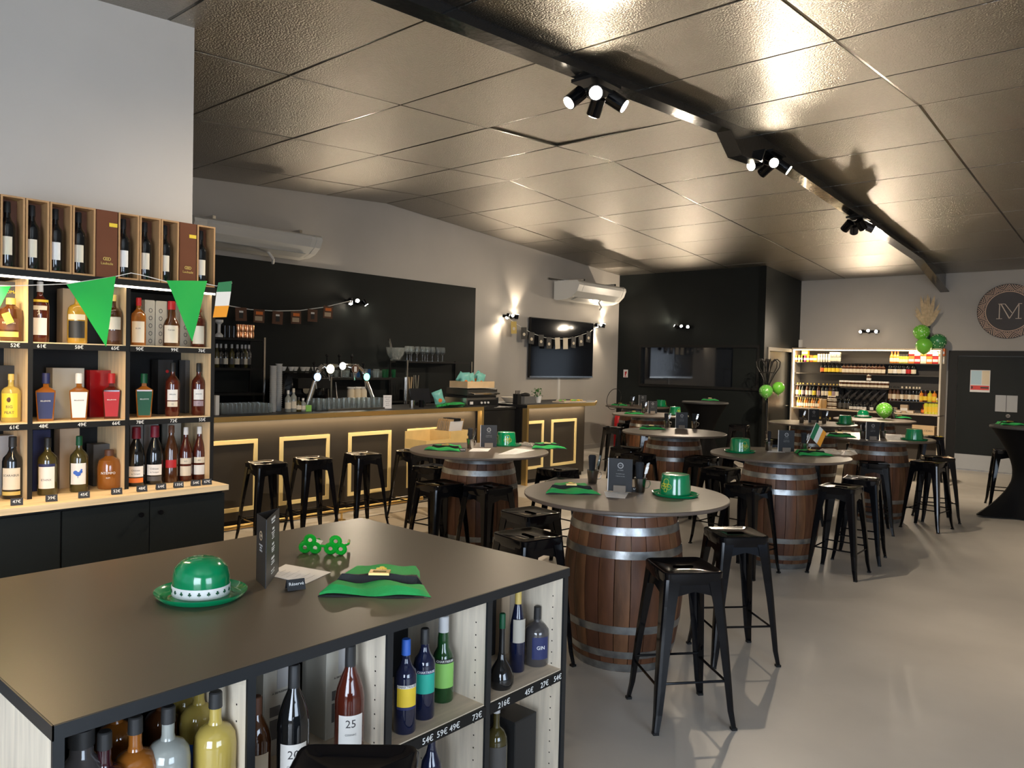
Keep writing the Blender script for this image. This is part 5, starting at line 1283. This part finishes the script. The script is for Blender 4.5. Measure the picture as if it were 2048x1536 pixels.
# crisp tray, grill
gy=8.004
t=thing('panini_grill','steel contact grill with black knobs on the service counter','grill',(-7.75,8.0,1.13))
ob('base',B().bb(-.22,.22,-.33,.33,0,.13),steel,t); ob('control_panel',B().bb(.22,.232,-.30,.30,.02,.10),blackm,t)
for y in (-.05,.02,.09): ob('knob',B().tube((.232,y,.06),(.248,y,.06),.016,n=12),white,t)
ob('switch',B().bb(.232,.24,-.28,-.22,.04,.08),white,t)
ob('lower_plate',B().bb(-.2,.2,-.30,.30,.13,.16),blackm,t); ob('grill_lid',B().box((0,0,.215),(.42,.62,.085),ry=.04),mat('dark_steel',(.16,.16,.15),.3,metal=.9),t); ob('lid_handle',B().path([(.20,-.28,.20),(.30,-.26,.19),(.30,.26,.19),(.20,.28,.20)],.012,8),chrome,t)
t=thing('crisp_tray','shallow pale wooden crate holding turquoise crisp bags on the grill','crate',(-7.75,8.0,1.395))
ob('bottom',B().bb(-.18,.18,-.28,.28,0,.008),pinel,t)
for a in ((.165,.18,-.28,.28),(-.18,-.165,-.28,.28),(-.165,.165,-.28,-.265),(-.165,.165,.265,.28)): ob('side_board',B().bb(*a,.008,.095),mat('crate_wood',(.68,.48,.27),.5,vary=.1),t)
def bag(lab,loc_,rz,rx_,m=None,sc=1.0):
    t=thing('crisp_bag',lab,'crisp bag',loc_,rz); b=B(); nx=8;ny=10;vs=[];fs=[]
    for s_ in (1,-1):
        for j in range(ny+1):
            for i in range(nx+1):
                u=i/nx*2-1;v=j/ny*2-1
                th=.032*(1-u*u)**.5*(1-v**4)*s_+ .004*math.sin(u*6+v*5)
                vs.append((th*sc,u*.075*(1-.06*math.cos(v*3))*sc,(v*.10+.10)*sc))
    W=nx+1;n=W*(ny+1)
    for q in (0,n):
        for j in range(ny):
            for i in range(nx): a=q+j*W+i; fs.append((a,a+1,a+W+1,a+W))
    o=ob('bag_film',b.add(vs,fs),mat('bag_turquoise',(.18,.50,.43),.35,coat=.2),t,smooth=True); o.rotation_euler=(rx_,0,0)
    o2=ob('sun_print',B().ball((.031*sc,0,.06*sc),.030*sc,10,6,sx=.12),CL['orange'],o)
    return t
for i,(dy,dx,dz,rz,rx_) in enumerate(((-.20,.06,.02,-.4,.05),(-.06,.05,.01,-.3,.25),(.10,.05,.01,-.2,-.2),(.19,-.02,.01,0,.1),(-.02,-.07,.06,-.3,1.0),(.09,-.08,.06,-.5,-.8))):
    bag('turquoise crisp bag in the wooden crate, '+('leftmost upright','second from left','right of the middle','at the right end','lying at the back left','lying at the back right')[i],(-7.75+dx,8.0+dy,1.405+dz),rz,rx_,sc=.95)
bag('single turquoise crisp bag leaning by the till',(-7.8,7.432,BZ),-.4,.35)
# second bar things
z=BZ
t=thing('pen_cup','tall black cup with pens on the short bar','cup',(-7.35,8.535,z)); ob('cup',B().bb(-.045,.045,-.04,.04,0,.15),blackm,t)
for i in range(4): ob('pen',B().tube((0,-.03+.02*i,.05),(.01,-.045+.03*i,.20),.006),blackm,t)
t=thing('metal_box','grey metal box with dark cloth on the short bar','box',(-7.4,8.799,z)); ob('box_body',B().bb(-.08,.08,-.13,.13,0,.11),mat('galv',(.25,.25,.25),.35,metal=.6),t); ob('cloth',B().ball((0,-.02,.13),.07,12,8,sx=.8,sy=1.5,sz=.5),blackm,t,smooth=True)
t=thing('small_plant','small green plant in a white pot on the short bar','plant',(-7.45,9.156,z)); ob('pot',B().lathe([(0,0),(.035,0),(.05,.10),(.045,.10),(0,.09)],14),white,t,smooth=True)
rn=random.Random(9); b=B()
for i in range(120):
    a=rn.uniform(0,6.28); q=rn.uniform(0,.10); h=rn.uniform(.10,.22); p=Vector((q*math.cos(a),q*math.sin(a)-.03,h)); s_=rn.uniform(.012,.022); u=Vector((rn.uniform(-1,1),rn.uniform(-1,1),rn.uniform(-1,1))).normalized()*s_; v=u.cross(Vector((0,0,1))).normalized()*s_*.6
    b.add([p-u,p+v,p+u,p-v],[(0,1,2,3)])
o=ob('foliage',b,mat('leaf_green',(.04,.16,.03),.5),t); o['kind']='stuff'
t=thing('snack_board','wooden board with crisps and lime slices on the short bar','board',(-7.35,9.826,z)); ob('board',B().bb(-.12,.12,-.30,.28,0,.018),pinel,t)
for i in range(16): ob('snack',B().ball((rn.uniform(-.08,.08),rn.uniform(-.26,.24),.03),rn.uniform(.02,.035),8,5,sz=.5),CL[('cream','yellow','lightgreen','tan')[i%4]],t,smooth=True)
t=thing('bowl','cream ceramic bowl stack at the left of the short bar','bowl',(-7.75,8.811,z)); ob('bowl_body',B().lathe([(0,0),(.05,0),(.12,.07),(.125,.08),(.11,.075),(.05,.012),(0,.012)],20),mat('cream_bowl',(.62,.55,.45),.4),t,smooth=True)
# crate with clipboards on a stool-high stand behind the bar-side table
cp=(-6.474, 6.17, 0.8)
ST.put((cp[0],cp[1],0),.05,NB+'carrying the pale crate, behind the bar-side table','black stools at the bar')
t=thing('menu_crate','pale wooden crate with clipboards in front of the bar','crate',(cp[0],cp[1],.765),.05)
ob('crate_bottom',B().bb(-.17,.17,-.40,.32,0,.01),pinel,t)
cw=mat('crate_yellow_wood',(.78,.55,.22),.5,vary=.08)
for a,h in (((.155,.17,-.40,.0),.115),((.155,.17,.0,.32),.20),((-.17,-.155,-.40,.32),.20),((-.155,.155,-.40,-.385),.115),((-.155,.155,.305,.32),.20),((-.155,.155,-.01,.005),.20)): ob('side_board',B().bb(*a,.01,h),cw,t)
for i in range(7):
    c_=thing('clipboard','wooden clipboard with white menu sheet, '+('rearmost in the crate','second from the back','third from the back','in the middle of the crate','third from the front','second from the front','foremost with large black clip')[i],'clipboard',(cp[0]-.10+.03*i,cp[1]+.15,.775),.0)
    o=ob('board',B().box((0,0,.16),(.006,.24,.33),ry=.22),mat('clip_board_wood',(.45,.30,.15),.5),c_); ob('menu_sheet',B().box((.005,0,.155),(.002,.21,.29),ry=.22),paper,c_); ob('black_clip',B().box((.045,0,.315),(.012,.10,.03),ry=.22),blackm,c_)

# ================================================================== lit shelf unit at the back wall
SY0,SY1=15.62,YB
sx0,sx1=-6.067,-3.33
szt=2.18
bs=thing('lit_shelf_unit','large lit shelf unit of bottles and jars against the back wall','shelf',(sx0,15.85,0))
def S_(x0,x1,y0,y1,z0,z1): return B().bb(x0-sx0,x1-sx0,y0-15.85,y1-15.85,z0,z1)
ob('back_panel',S_(sx0+.03,sx1-.03,YB-.03,YB-.004,.0,szt),mat('shelf_back_dark',(.06,.052,.045),.5),bs)
ob('side_panel',S_(sx0,sx0+.03,SY0,YB-.004,0,szt),pine,bs)
zsplit=0.978
ob('side_panel',S_(sx1-.03,sx1,SY0,YB-.004,zsplit+.01,szt),pine,bs); ob('side_panel',S_(sx1-.03,sx1,SY0,YB-.004,0,zsplit-.005),pine,bs)
ob('top_board',S_(sx0,sx1,SY0,YB-.004,szt,szt+.03),pinel,bs)
ob('led_strip',S_(sx0+.03,sx1-.03,SY0+.005,SY0+.02,szt-.018,szt-.004),ledw,bs); ob('led_strip',S_(sx0+.032,sx0+.05,SY0+.004,SY0+.02,zsplit+.03,szt-.02),ledw,bs)
zr=[1.933, 1.711, 1.447, 1.232, 1.227, 1.006]
z1_,z2_,z3_,z4_,z5_,z6_=zr
xa,xb=sx0+.03,sx1-.03; xm0,xm1=-5.116,-4.226
for (a,b_,z) in ((xa,xb,z1_),(xa,xb,z2_),(xm0,xm1,z3_),(xm1,xb,1.463),(xa,xm0,1.473),(xa,xm0,z4_),(xm1,xb,z5_)):
    ob('shelf_board',S_(a,b_,SY0+.10,YB-.03,z-.02,z),mat('shelf_dark',(.05,.045,.04),.4),bs)
ob('wide_ledge',S_(xa,xb,SY0+.0,YB-.03,z6_-.03,z6_),pinel,bs)
ob('lower_shelf',S_(xa,xb,SY0+.05,YB-.03,.55,.57),pinel,bs); ob('lower_shelf',S_(xa,xb,SY0+.05,YB-.03,.10,.12),pinel,bs)
light('shelf_led_light','AREA',((xa+xb)/2,SY0+.03,szt-.03),8,(1,.78,.5),xb-xa,((xa+xb)/2,SY0+.12,1.0),sy=.02)
light('shelf_led_light','AREA',(xa+.03,SY0+.03,1.5),5,(1,.78,.5),.02,(xa+1,SY0+.06,1.5),sy=1.1)
IYs=15.76
def simple_box(lab,x,z,w_,h_,m,group,d_=.10):
    t=thing('carton',lab,'box',(x,IYs,z),0,group); ob('carton_body',B().bb(-w_/2,w_/2,-d_/2,d_/2,0,h_),m,t); ob('printed_band',B().bb(-w_/2+.004,w_/2-.004,-d_/2-.001,-d_/2,h_*.25,h_*.6),CL['white'],t); return t
BP={}
def sb(kind,H,r,lq,cp,lbl,lab,group,x,z,y=None):
    k_=(kind,H,r,lq,cp,lbl)
    if k_ not in BP: BP[k_]=Proto(bottle(kind,H,r,lq,cp,[(lbl,.12,.45,1.3)],lab,face=-PI/2,n=10))
    BP[k_].put((x,IYs if y is None else y,z),0,lab,group)
def xs_(v): return v
r1=[-6.01, -5.95, -5.891, -5.84, -5.773, -5.706, -5.631]
for i,x in enumerate(r1): simple_box('small yellow and pink tea box in the row at the top left',x,z1_,.085,.13,CL[('orange','yellow','yellow','pink','yellow','orange','yellow')[i]],'tea boxes on the top left shelf')
simple_box('yellow box stacked alone above the top left row',-5.837,z1_+.131,.12,.12,CL['yellow'],None)
for x in [-5.549, -5.499, -5.45, -5.402, -5.356]: simple_box('slim cream packet beside the yellow boxes on the top shelf',x,z1_,.062,.16,CL['cream'],'cream packets on the top shelf')
for x in [-5.308, -5.251, -5.192]: sb('jar',.20,.055,'clear','cream','cream','cream jar with printed front at the end of the top left group','cream jars on the top shelf',x,z1_)
for x in [-4.206, -4.148, -4.097]: sb('beer',.22,.035,'orange','orange','cream','small orange bottle at the left of the top right group','orange bottles on the top right',x,z1_)
for x in [-4.042, -3.989, -3.939]: sb('jar',.17,.04,'lime','black','cream','yellow jar between orange bottles and red boxes','yellow jars on the top right',x,z1_)
for i in range(6):
    for j in range(2):
        simple_box('red and cream tea carton in the stacked block at the top right',-3.896+.100*i+.045,z1_+.145*j,.096,.135,CL[('orange','red','cream','orange','red','cream')[(i+j)%6]],'stacked red and cream cartons')
for i,x in enumerate([-5.492, -5.422, -5.345, -5.273, -5.196, -5.124]): sb('beer',.235,.040,'black','black',('orange','yellow','yellow','yellow','lime_' if 0 else 'yellow','gold')[i],'dark beer bottle with yellow label at the left of the second shelf','yellow-labelled beer bottles',x,z2_)
for x in [-5.074, -5.006, -4.938, -4.871, -4.805, -4.739, -4.673, -4.607, -4.542, -4.478, -4.413, -4.349]: sb('round',.215,.044,'brown','black','cream','dark bottle with large cream label in the middle of the second shelf','cream-labelled bottles in a row',x,z2_)
for i,x in enumerate([-4.217, -4.135, -4.06, -3.985, -3.905, -3.817]): sb('beer',.24,.045,'black','black',('cream','white','cream','white','red','cream')[i],'dark beer bottle at the right of the second shelf','beer bottles right on the second shelf',x,z2_)
for x in [-5.112, -5.041, -4.967, -4.892, -4.827, -4.756, -4.684, -4.612, -4.539, -4.472, -4.404, -4.337, -4.278]: sb('jar',.13,.045,'brown','white','cream','small white-lidded jar in the row on the centre shelf','white-lidded jars',x,z3_)
sb('jar',.13,.045,'brown','cream','white','single white jar stacked on the centre row of jars',None,-4.6,z3_+.131)
for i,x in enumerate([-5.979, -5.92, -5.864, -5.776, -5.706, -5.639, -5.551, -5.461, -5.388, -5.323, -5.258, -5.194]): sb('beer' if i%3 else 'slim',.27,.038,('brown','black','black')[i%3],'gold',('cream','yellow','pinkgrey','cream')[i%4],'brown beer bottle on the left lower shelf','beer bottles on the left lower shelf',x,z4_)
for i,x in enumerate([-4.207, -4.138, -4.076, -4.004, -3.929, -3.872, -3.808, -3.752, -3.703]): sb('slim',.27,.038,'black' if i>2 else 'brown','black' if i<3 else 'cream',('tan','cream')[i%2],'slim bottle on the right lower shelf','slim bottles on the right lower shelf',x,z5_)
for i,x in enumerate([-3.675, -3.605, -3.529, -3.454]): sb('round',.23,.042,('orange','red','lime','orange')[i],'silver','yellow','bright red and yellow syrup bottle at the right end','syrup bottles at the right end',x,z5_)
for i,x in enumerate([-5.956, -5.905, -5.859, -5.812, -5.765, -5.718, -5.671, -5.625, -5.579, -5.533, -5.487]): sb('beer',.20,.032,('orange','amber','greenyellow')[i%3],'gold','cream','small amber bottle at the left of the wide ledge','small amber bottles on the ledge',x,z6_)
for i,x in enumerate([-5.318, -5.237]):
    for j in range(3): sb('jar',.085,.055,'brown','cream','cream','squat jar in the two stacks left on the wide ledge','stacked squat jars',x,z6_+.086*j)
for x in [-5.126, -5.039, -4.965]: sb('bordeaux',.29,.042,'black','black','darkgrey','plain black bottle left of the crossed rack','black bottles on the ledge',x,z6_)
for x in [-4.892, -4.825, -4.764, -4.702, -4.638, -4.51]: sb('round',.16,.034,'black','black','white','small black bottle with upright white label on the ledge','white-labelled small bottles',x,z6_,15.68)
for i,x in enumerate([-3.585, -3.516, -3.464, -3.414]): sb('slim',.30,.045,'lime','white','yellow','yellow lemonade bottle at the right end of the wide ledge','lemonade bottles on the ledge',x,z6_)
sb('round',.17,.04,'red','red','orange','small red bottle beside the yellow lemonade bottles',None,-3.629,z6_)
t=thing('wood_mug','small wooden keg-shaped pot on the wide ledge','pot',(-5.434,15.70,z6_)); ob('body',B().lathe([(0,0),(.06,0),(.075,.09),(.06,.19),(0,.19)],16),CL['wood'],t,smooth=True); ob('rim',B().lathe([(.06,.17),(.068,.17),(.064,.19),(.06,.19)],16),CL['tan'],t)
for i,x in enumerate([-4.144, -4.049, -3.949, -3.849]): simple_box('flat kraft box on the wide ledge right of the balloon',x,z6_,.13,(.09,.05,.15,.05)[i],CL['tan'],'kraft boxes on the ledge')
t=thing('crossed_bottle_rack','dark lattice rack holding slanted bottles in the middle of the ledge','rack',(-4.709,15.90,z6_))
ob('rack_frame',B().bb(-.42,.42,-.02,.10,.0,.02).bb(-.42,.42,-.02,.10,.48,.50).bb(-.42,-.40,-.02,.10,.02,.48).bb(.40,.42,-.02,.10,.02,.48),blackm,t)
for i in range(5): ob('lattice_slat',B().box((-.30+.15*i,.06,.25),(.015,.02,.55),ry=.6),blackm,t); ob('lattice_slat',B().box((-.30+.15*i,.09,.25),(.015,.02,.55),ry=-.6),blackm,t)
for i in range(6):
    bt_=thing('slanted_bottle','slanted dark bottle lying in the lattice rack','bottle',(-4.709-.33+.13*i,15.84,z6_+.28),0,'slanted bottles in the rack'); o=ob('glass_body',B().lathe([(0,0),(.03,0),(.03,.14),(.012,.19),(.012,.25),(0,.25)],10,(0,0,-.1)),LQ['grey'],bt_,smooth=True); o.rotation_euler=(0,.75,0)
t=thing('lettered_crate','pale wooden crate with printed letters below the wide ledge, right','crate',(-3.587,15.72,.60)); 
cwid=0.371
ob('crate_front',B().bb(-cwid/2,cwid/2,-.12,-.105,0,.20),MATS['crate_wood'],t); ob('crate_body',B().bb(-cwid/2,cwid/2,-.105,.18,0,.18),MATS['crate_wood'],t)
text('BIÈRES & CIDRES',.045,inkm,t,(0,-.121,.10),-PI/2,name='crate_print')
for i,x in enumerate([-5.858, -5.705, -5.505, -5.309, -5.115]): sb('bordeaux',.26,.04,'black','gold','darkgrey','dark bottle on the lowest visible shelf at the left','bottles on the lower left shelf',x,.57)
# sensor on top of the unit, dried plant vase
t=thing('white_router','small white device on a black stand on top of the shelf unit','device',(-5.962,15.8,szt+.03)); ob('stand',B().bb(-.10,.10,-.05,.05,0,.015),blackm,t); ob('device_body',B().bb(-.03,.03,-.03,.03,.015,.17),white,t)
vx=-3.646
t=thing('dried_palm_vase','dark vase with dried beige palm leaves on top of the shelf unit','plant',(vx,15.88,szt+.03))
ob('vase',B().lathe([(0,0),(.07,0),(.09,.15),(.05,.34),(.06,.42),(.05,.42),(0,.30)],18),mat('vase_green',(.02,.06,.035),.3),t,smooth=True)
palm=mat('dried_palm',(.55,.42,.26),.7,vary=.2,vscale=20)
rn=random.Random(4)
for i in range(11):
    a=-.62+.124*i+rn.uniform(-.08,.08); L_=.66-.42*abs(a)+rn.uniform(-.05,.05)
    base=Vector((0,0,.40)); d_=Vector((math.sin(a),-.12+.03*(i%3),math.cos(a))).normalized(); s_=Vector((d_.z,0,-d_.x)).normalized()
    w_=.022+.022*(i%2); vs=[];n=6
    for j in range(n+1):
        v=j/n; ww=w_*math.sin(PI*min(.98,v*.9+.08)); c=base+d_*L_*v+Vector((0,-.02*v*v,-.02*v*v))
        vs+=[c-s_*ww,c+Vector((0,-.012,0))*(1-v),c+s_*ww]
    ob('palm_leaf',B().add(vs,[f for j in range(n) for f in ((3*j,3*j+1,3*j+4,3*j+3),(3*j+1,3*j+2,3*j+5,3*j+4))]),palm,t)

# ================================================================== dark doors and sign at the right
DX0,DX1=-3.30,-.60
d=struct('door_2',B().bb(-3.14,-1.90,YB-.045,YB-.02,.30,2.08),darkm)
o=struct('door_3',B().bb(-1.88,-.64,YB-.045,YB-.02,.30,2.08),darkm)
struct('door_frame',B().bb(-3.30,-3.15,YB-.03,YB-.001,0,2.09).bb(-3.30,-.50,YB-.03,YB-.001,2.09,2.185).bb(-.63,-.50,YB-.03,YB-.001,0,2.09),blackm,d)
struct('kick_plate',B().bb(-3.14,-1.90,YB-.05,YB-.02,.03,.30),greyw,d); struct('kick_plate',B().bb(-1.88,-.64,YB-.05,YB-.02,.03,.30),greyw,o)
q0=(-2.934, 1.834); q1=(-2.623, 1.438)
t=thing('evacuation_plan','evacuation plan poster with blue, beige and red areas on the dark door','poster',((q0[0]+q1[0])/2,YB-.048,q1[1])); ww=(q1[0]-q0[0])/2; hh=q0[1]-q1[1]
ob('poster_sheet',B().bb(-ww,ww,-.004,0,0,hh),paper,t)
ob('blue_plan',B().bb(-ww+.01,.02,-.0055,-.004,hh*.34,hh-.01),mat('plan_blue',(.45,.62,.70),.5),t); ob('beige_legend',B().bb(.03,ww-.01,-.0055,-.004,hh*.34,hh-.01),mat('plan_beige',(.72,.60,.42),.5),t)
ob('red_band',B().bb(-ww+.01,ww-.01,-.0055,-.004,hh*.10,hh*.30),mat('plan_red',(.65,.06,.05),.5),t); ob('black_marks',B().bb(-ww+.02,-ww+.045,-.007,-.0055,hh*.15,hh*.26).bb(.01,ww-.02,-.007,-.0055,hh*.17,hh*.24),inkm,t)
q0=(-2.53, 1.398); q1=(-2.196, 1.106)
t=thing('white_notices','pair of white notices side by side on the dark door','notice',((q0[0]+q1[0])/2,YB-.048,q1[1])); ww=(q1[0]-q0[0])/2; hh=q0[1]-q1[1]
ob('notice_sheet',B().bb(-ww,-.004,-.004,0,0,hh),greyw,t); ob('notice_sheet',B().bb(.004,ww,-.004,0,0,hh),greyw,t)
q=(-2.327, 1.036)
t=thing('door_lock','small round steel lock below the white notices','lock',(q[0],YB-.048,q[1])); ob('rosette',B().tube((0,0,0),(0,-.015,0),.035,n=18),steel,t); ob('key_slot',B().bb(-.004,.004,-.018,-.015,-.012,.012),slotm,t)
# roundel
q=(-2.392, 2.886)
t=thing('round_logo_sign','large round dark sign with copper zigzag rim and serif M V monogram','sign',(q[0],YB,q[1])); R_=.485
My=Matrix.Rotation(PI/2,3,'X')
ob('disc',B().lathe([(0,0),(R_,0),(R_,.022),(0,.022)],64,M=My),mat('sign_dark',(.055,.045,.045),.45),t)
copper=mat('sign_copper',(.55,.38,.28),.4,metal=.5)
ob('inner_ring',B().lathe([(.345,.022),(.355,.022),(.355,.026),(.345,.026),(.345,.022)],64,M=My),copper,t)
def bar(b,p,q_,w_,y=-.026,th=.004):
    p=Vector((p[0],0,p[1])); q_=Vector((q_[0],0,q_[1])); d_=(q_-p).normalized(); n_=Vector((d_.z,0,-d_.x))*w_/2; y0=Vector((0,y+th,0)); y1=Vector((0,y,0))
    b.add([p-n_+y0,p+n_+y0,q_+n_+y0,q_-n_+y0,p-n_+y1,p+n_+y1,q_+n_+y1,q_-n_+y1],[(0,3,2,1),(4,5,6,7),(0,1,5,4),(1,2,6,5),(2,3,7,6),(3,0,4,7)])
b=B(); K=14
def pp(r,an): return (r*math.cos(an),r*math.sin(an))
for i in range(K):
    a=2*PI*i/K; am=PI/K
    for j in range(3):
        k_=1-.36*j; mid=.366+.036*j
        bar(b,pp(.474,a-am*k_),pp(mid,a),.0075); bar(b,pp(mid,a),pp(.474,a+am*k_),.0075)
        out=.474-.034*j
        if j: bar(b,pp(.366,a+am-am*k_),pp(out,a+am),.0075); bar(b,pp(out,a+am),pp(.366,a+am+am*k_),.0075)
o=ob('zigzag_rim',b,copper,t)
b=B()
for p,q_,w_ in (((-.135,-.13),(-.135,.13),.014),((.155,-.13),(.155,.13),.014),((-.155,.13),(-.06,.13),.010),((-.115,.13),(.02,-.13),.016),((-.055,.13),(.055,-.03),.012),((.155,.13),(.02,-.13),.012),((-.18,-.13),(-.09,-.13),.010),((.11,-.13),(.20,-.13),.010),((.145,.13),(.20,.13),.010)): bar(b,p,q_,w_)
ob('monogram',b,mat('sign_cream',(.70,.58,.46),.45),t)

# labels of alike things standing in one row: say which one by its place in that row
ORD=['leftmost','second from left','third from left','fourth from left','fifth from left','sixth from left','seventh from left','eighth from left','ninth from left','tenth from left','eleventh from left','twelfth from left','thirteenth from left']
rows_={}
for o in bpy.data.objects:
    if o.parent is None and 'group' in o and 'label' in o: rows_.setdefault((o['group'],o['label']),[]).append(o)
bpy.context.view_layer.update()
for (g_,l_),os_ in rows_.items():
    if 2<=len(os_)<=13 and g_ not in ('stacked squat jars','stacked red and cream cartons','copper mugs'):
        os_.sort(key=lambda o:(o.matrix_world.translation-Vector((0,0,1.76))).normalized().dot(_r))
        for i,o in enumerate(os_):
            lab=l_+', '+(ORD[i] if i<len(os_)-1 else 'rightmost')
            if len(lab.split())>16: lab=' '.join(l_.split()[:12])+', '+(ORD[i] if i<len(os_)-1 else 'rightmost')
            o['label']=lab
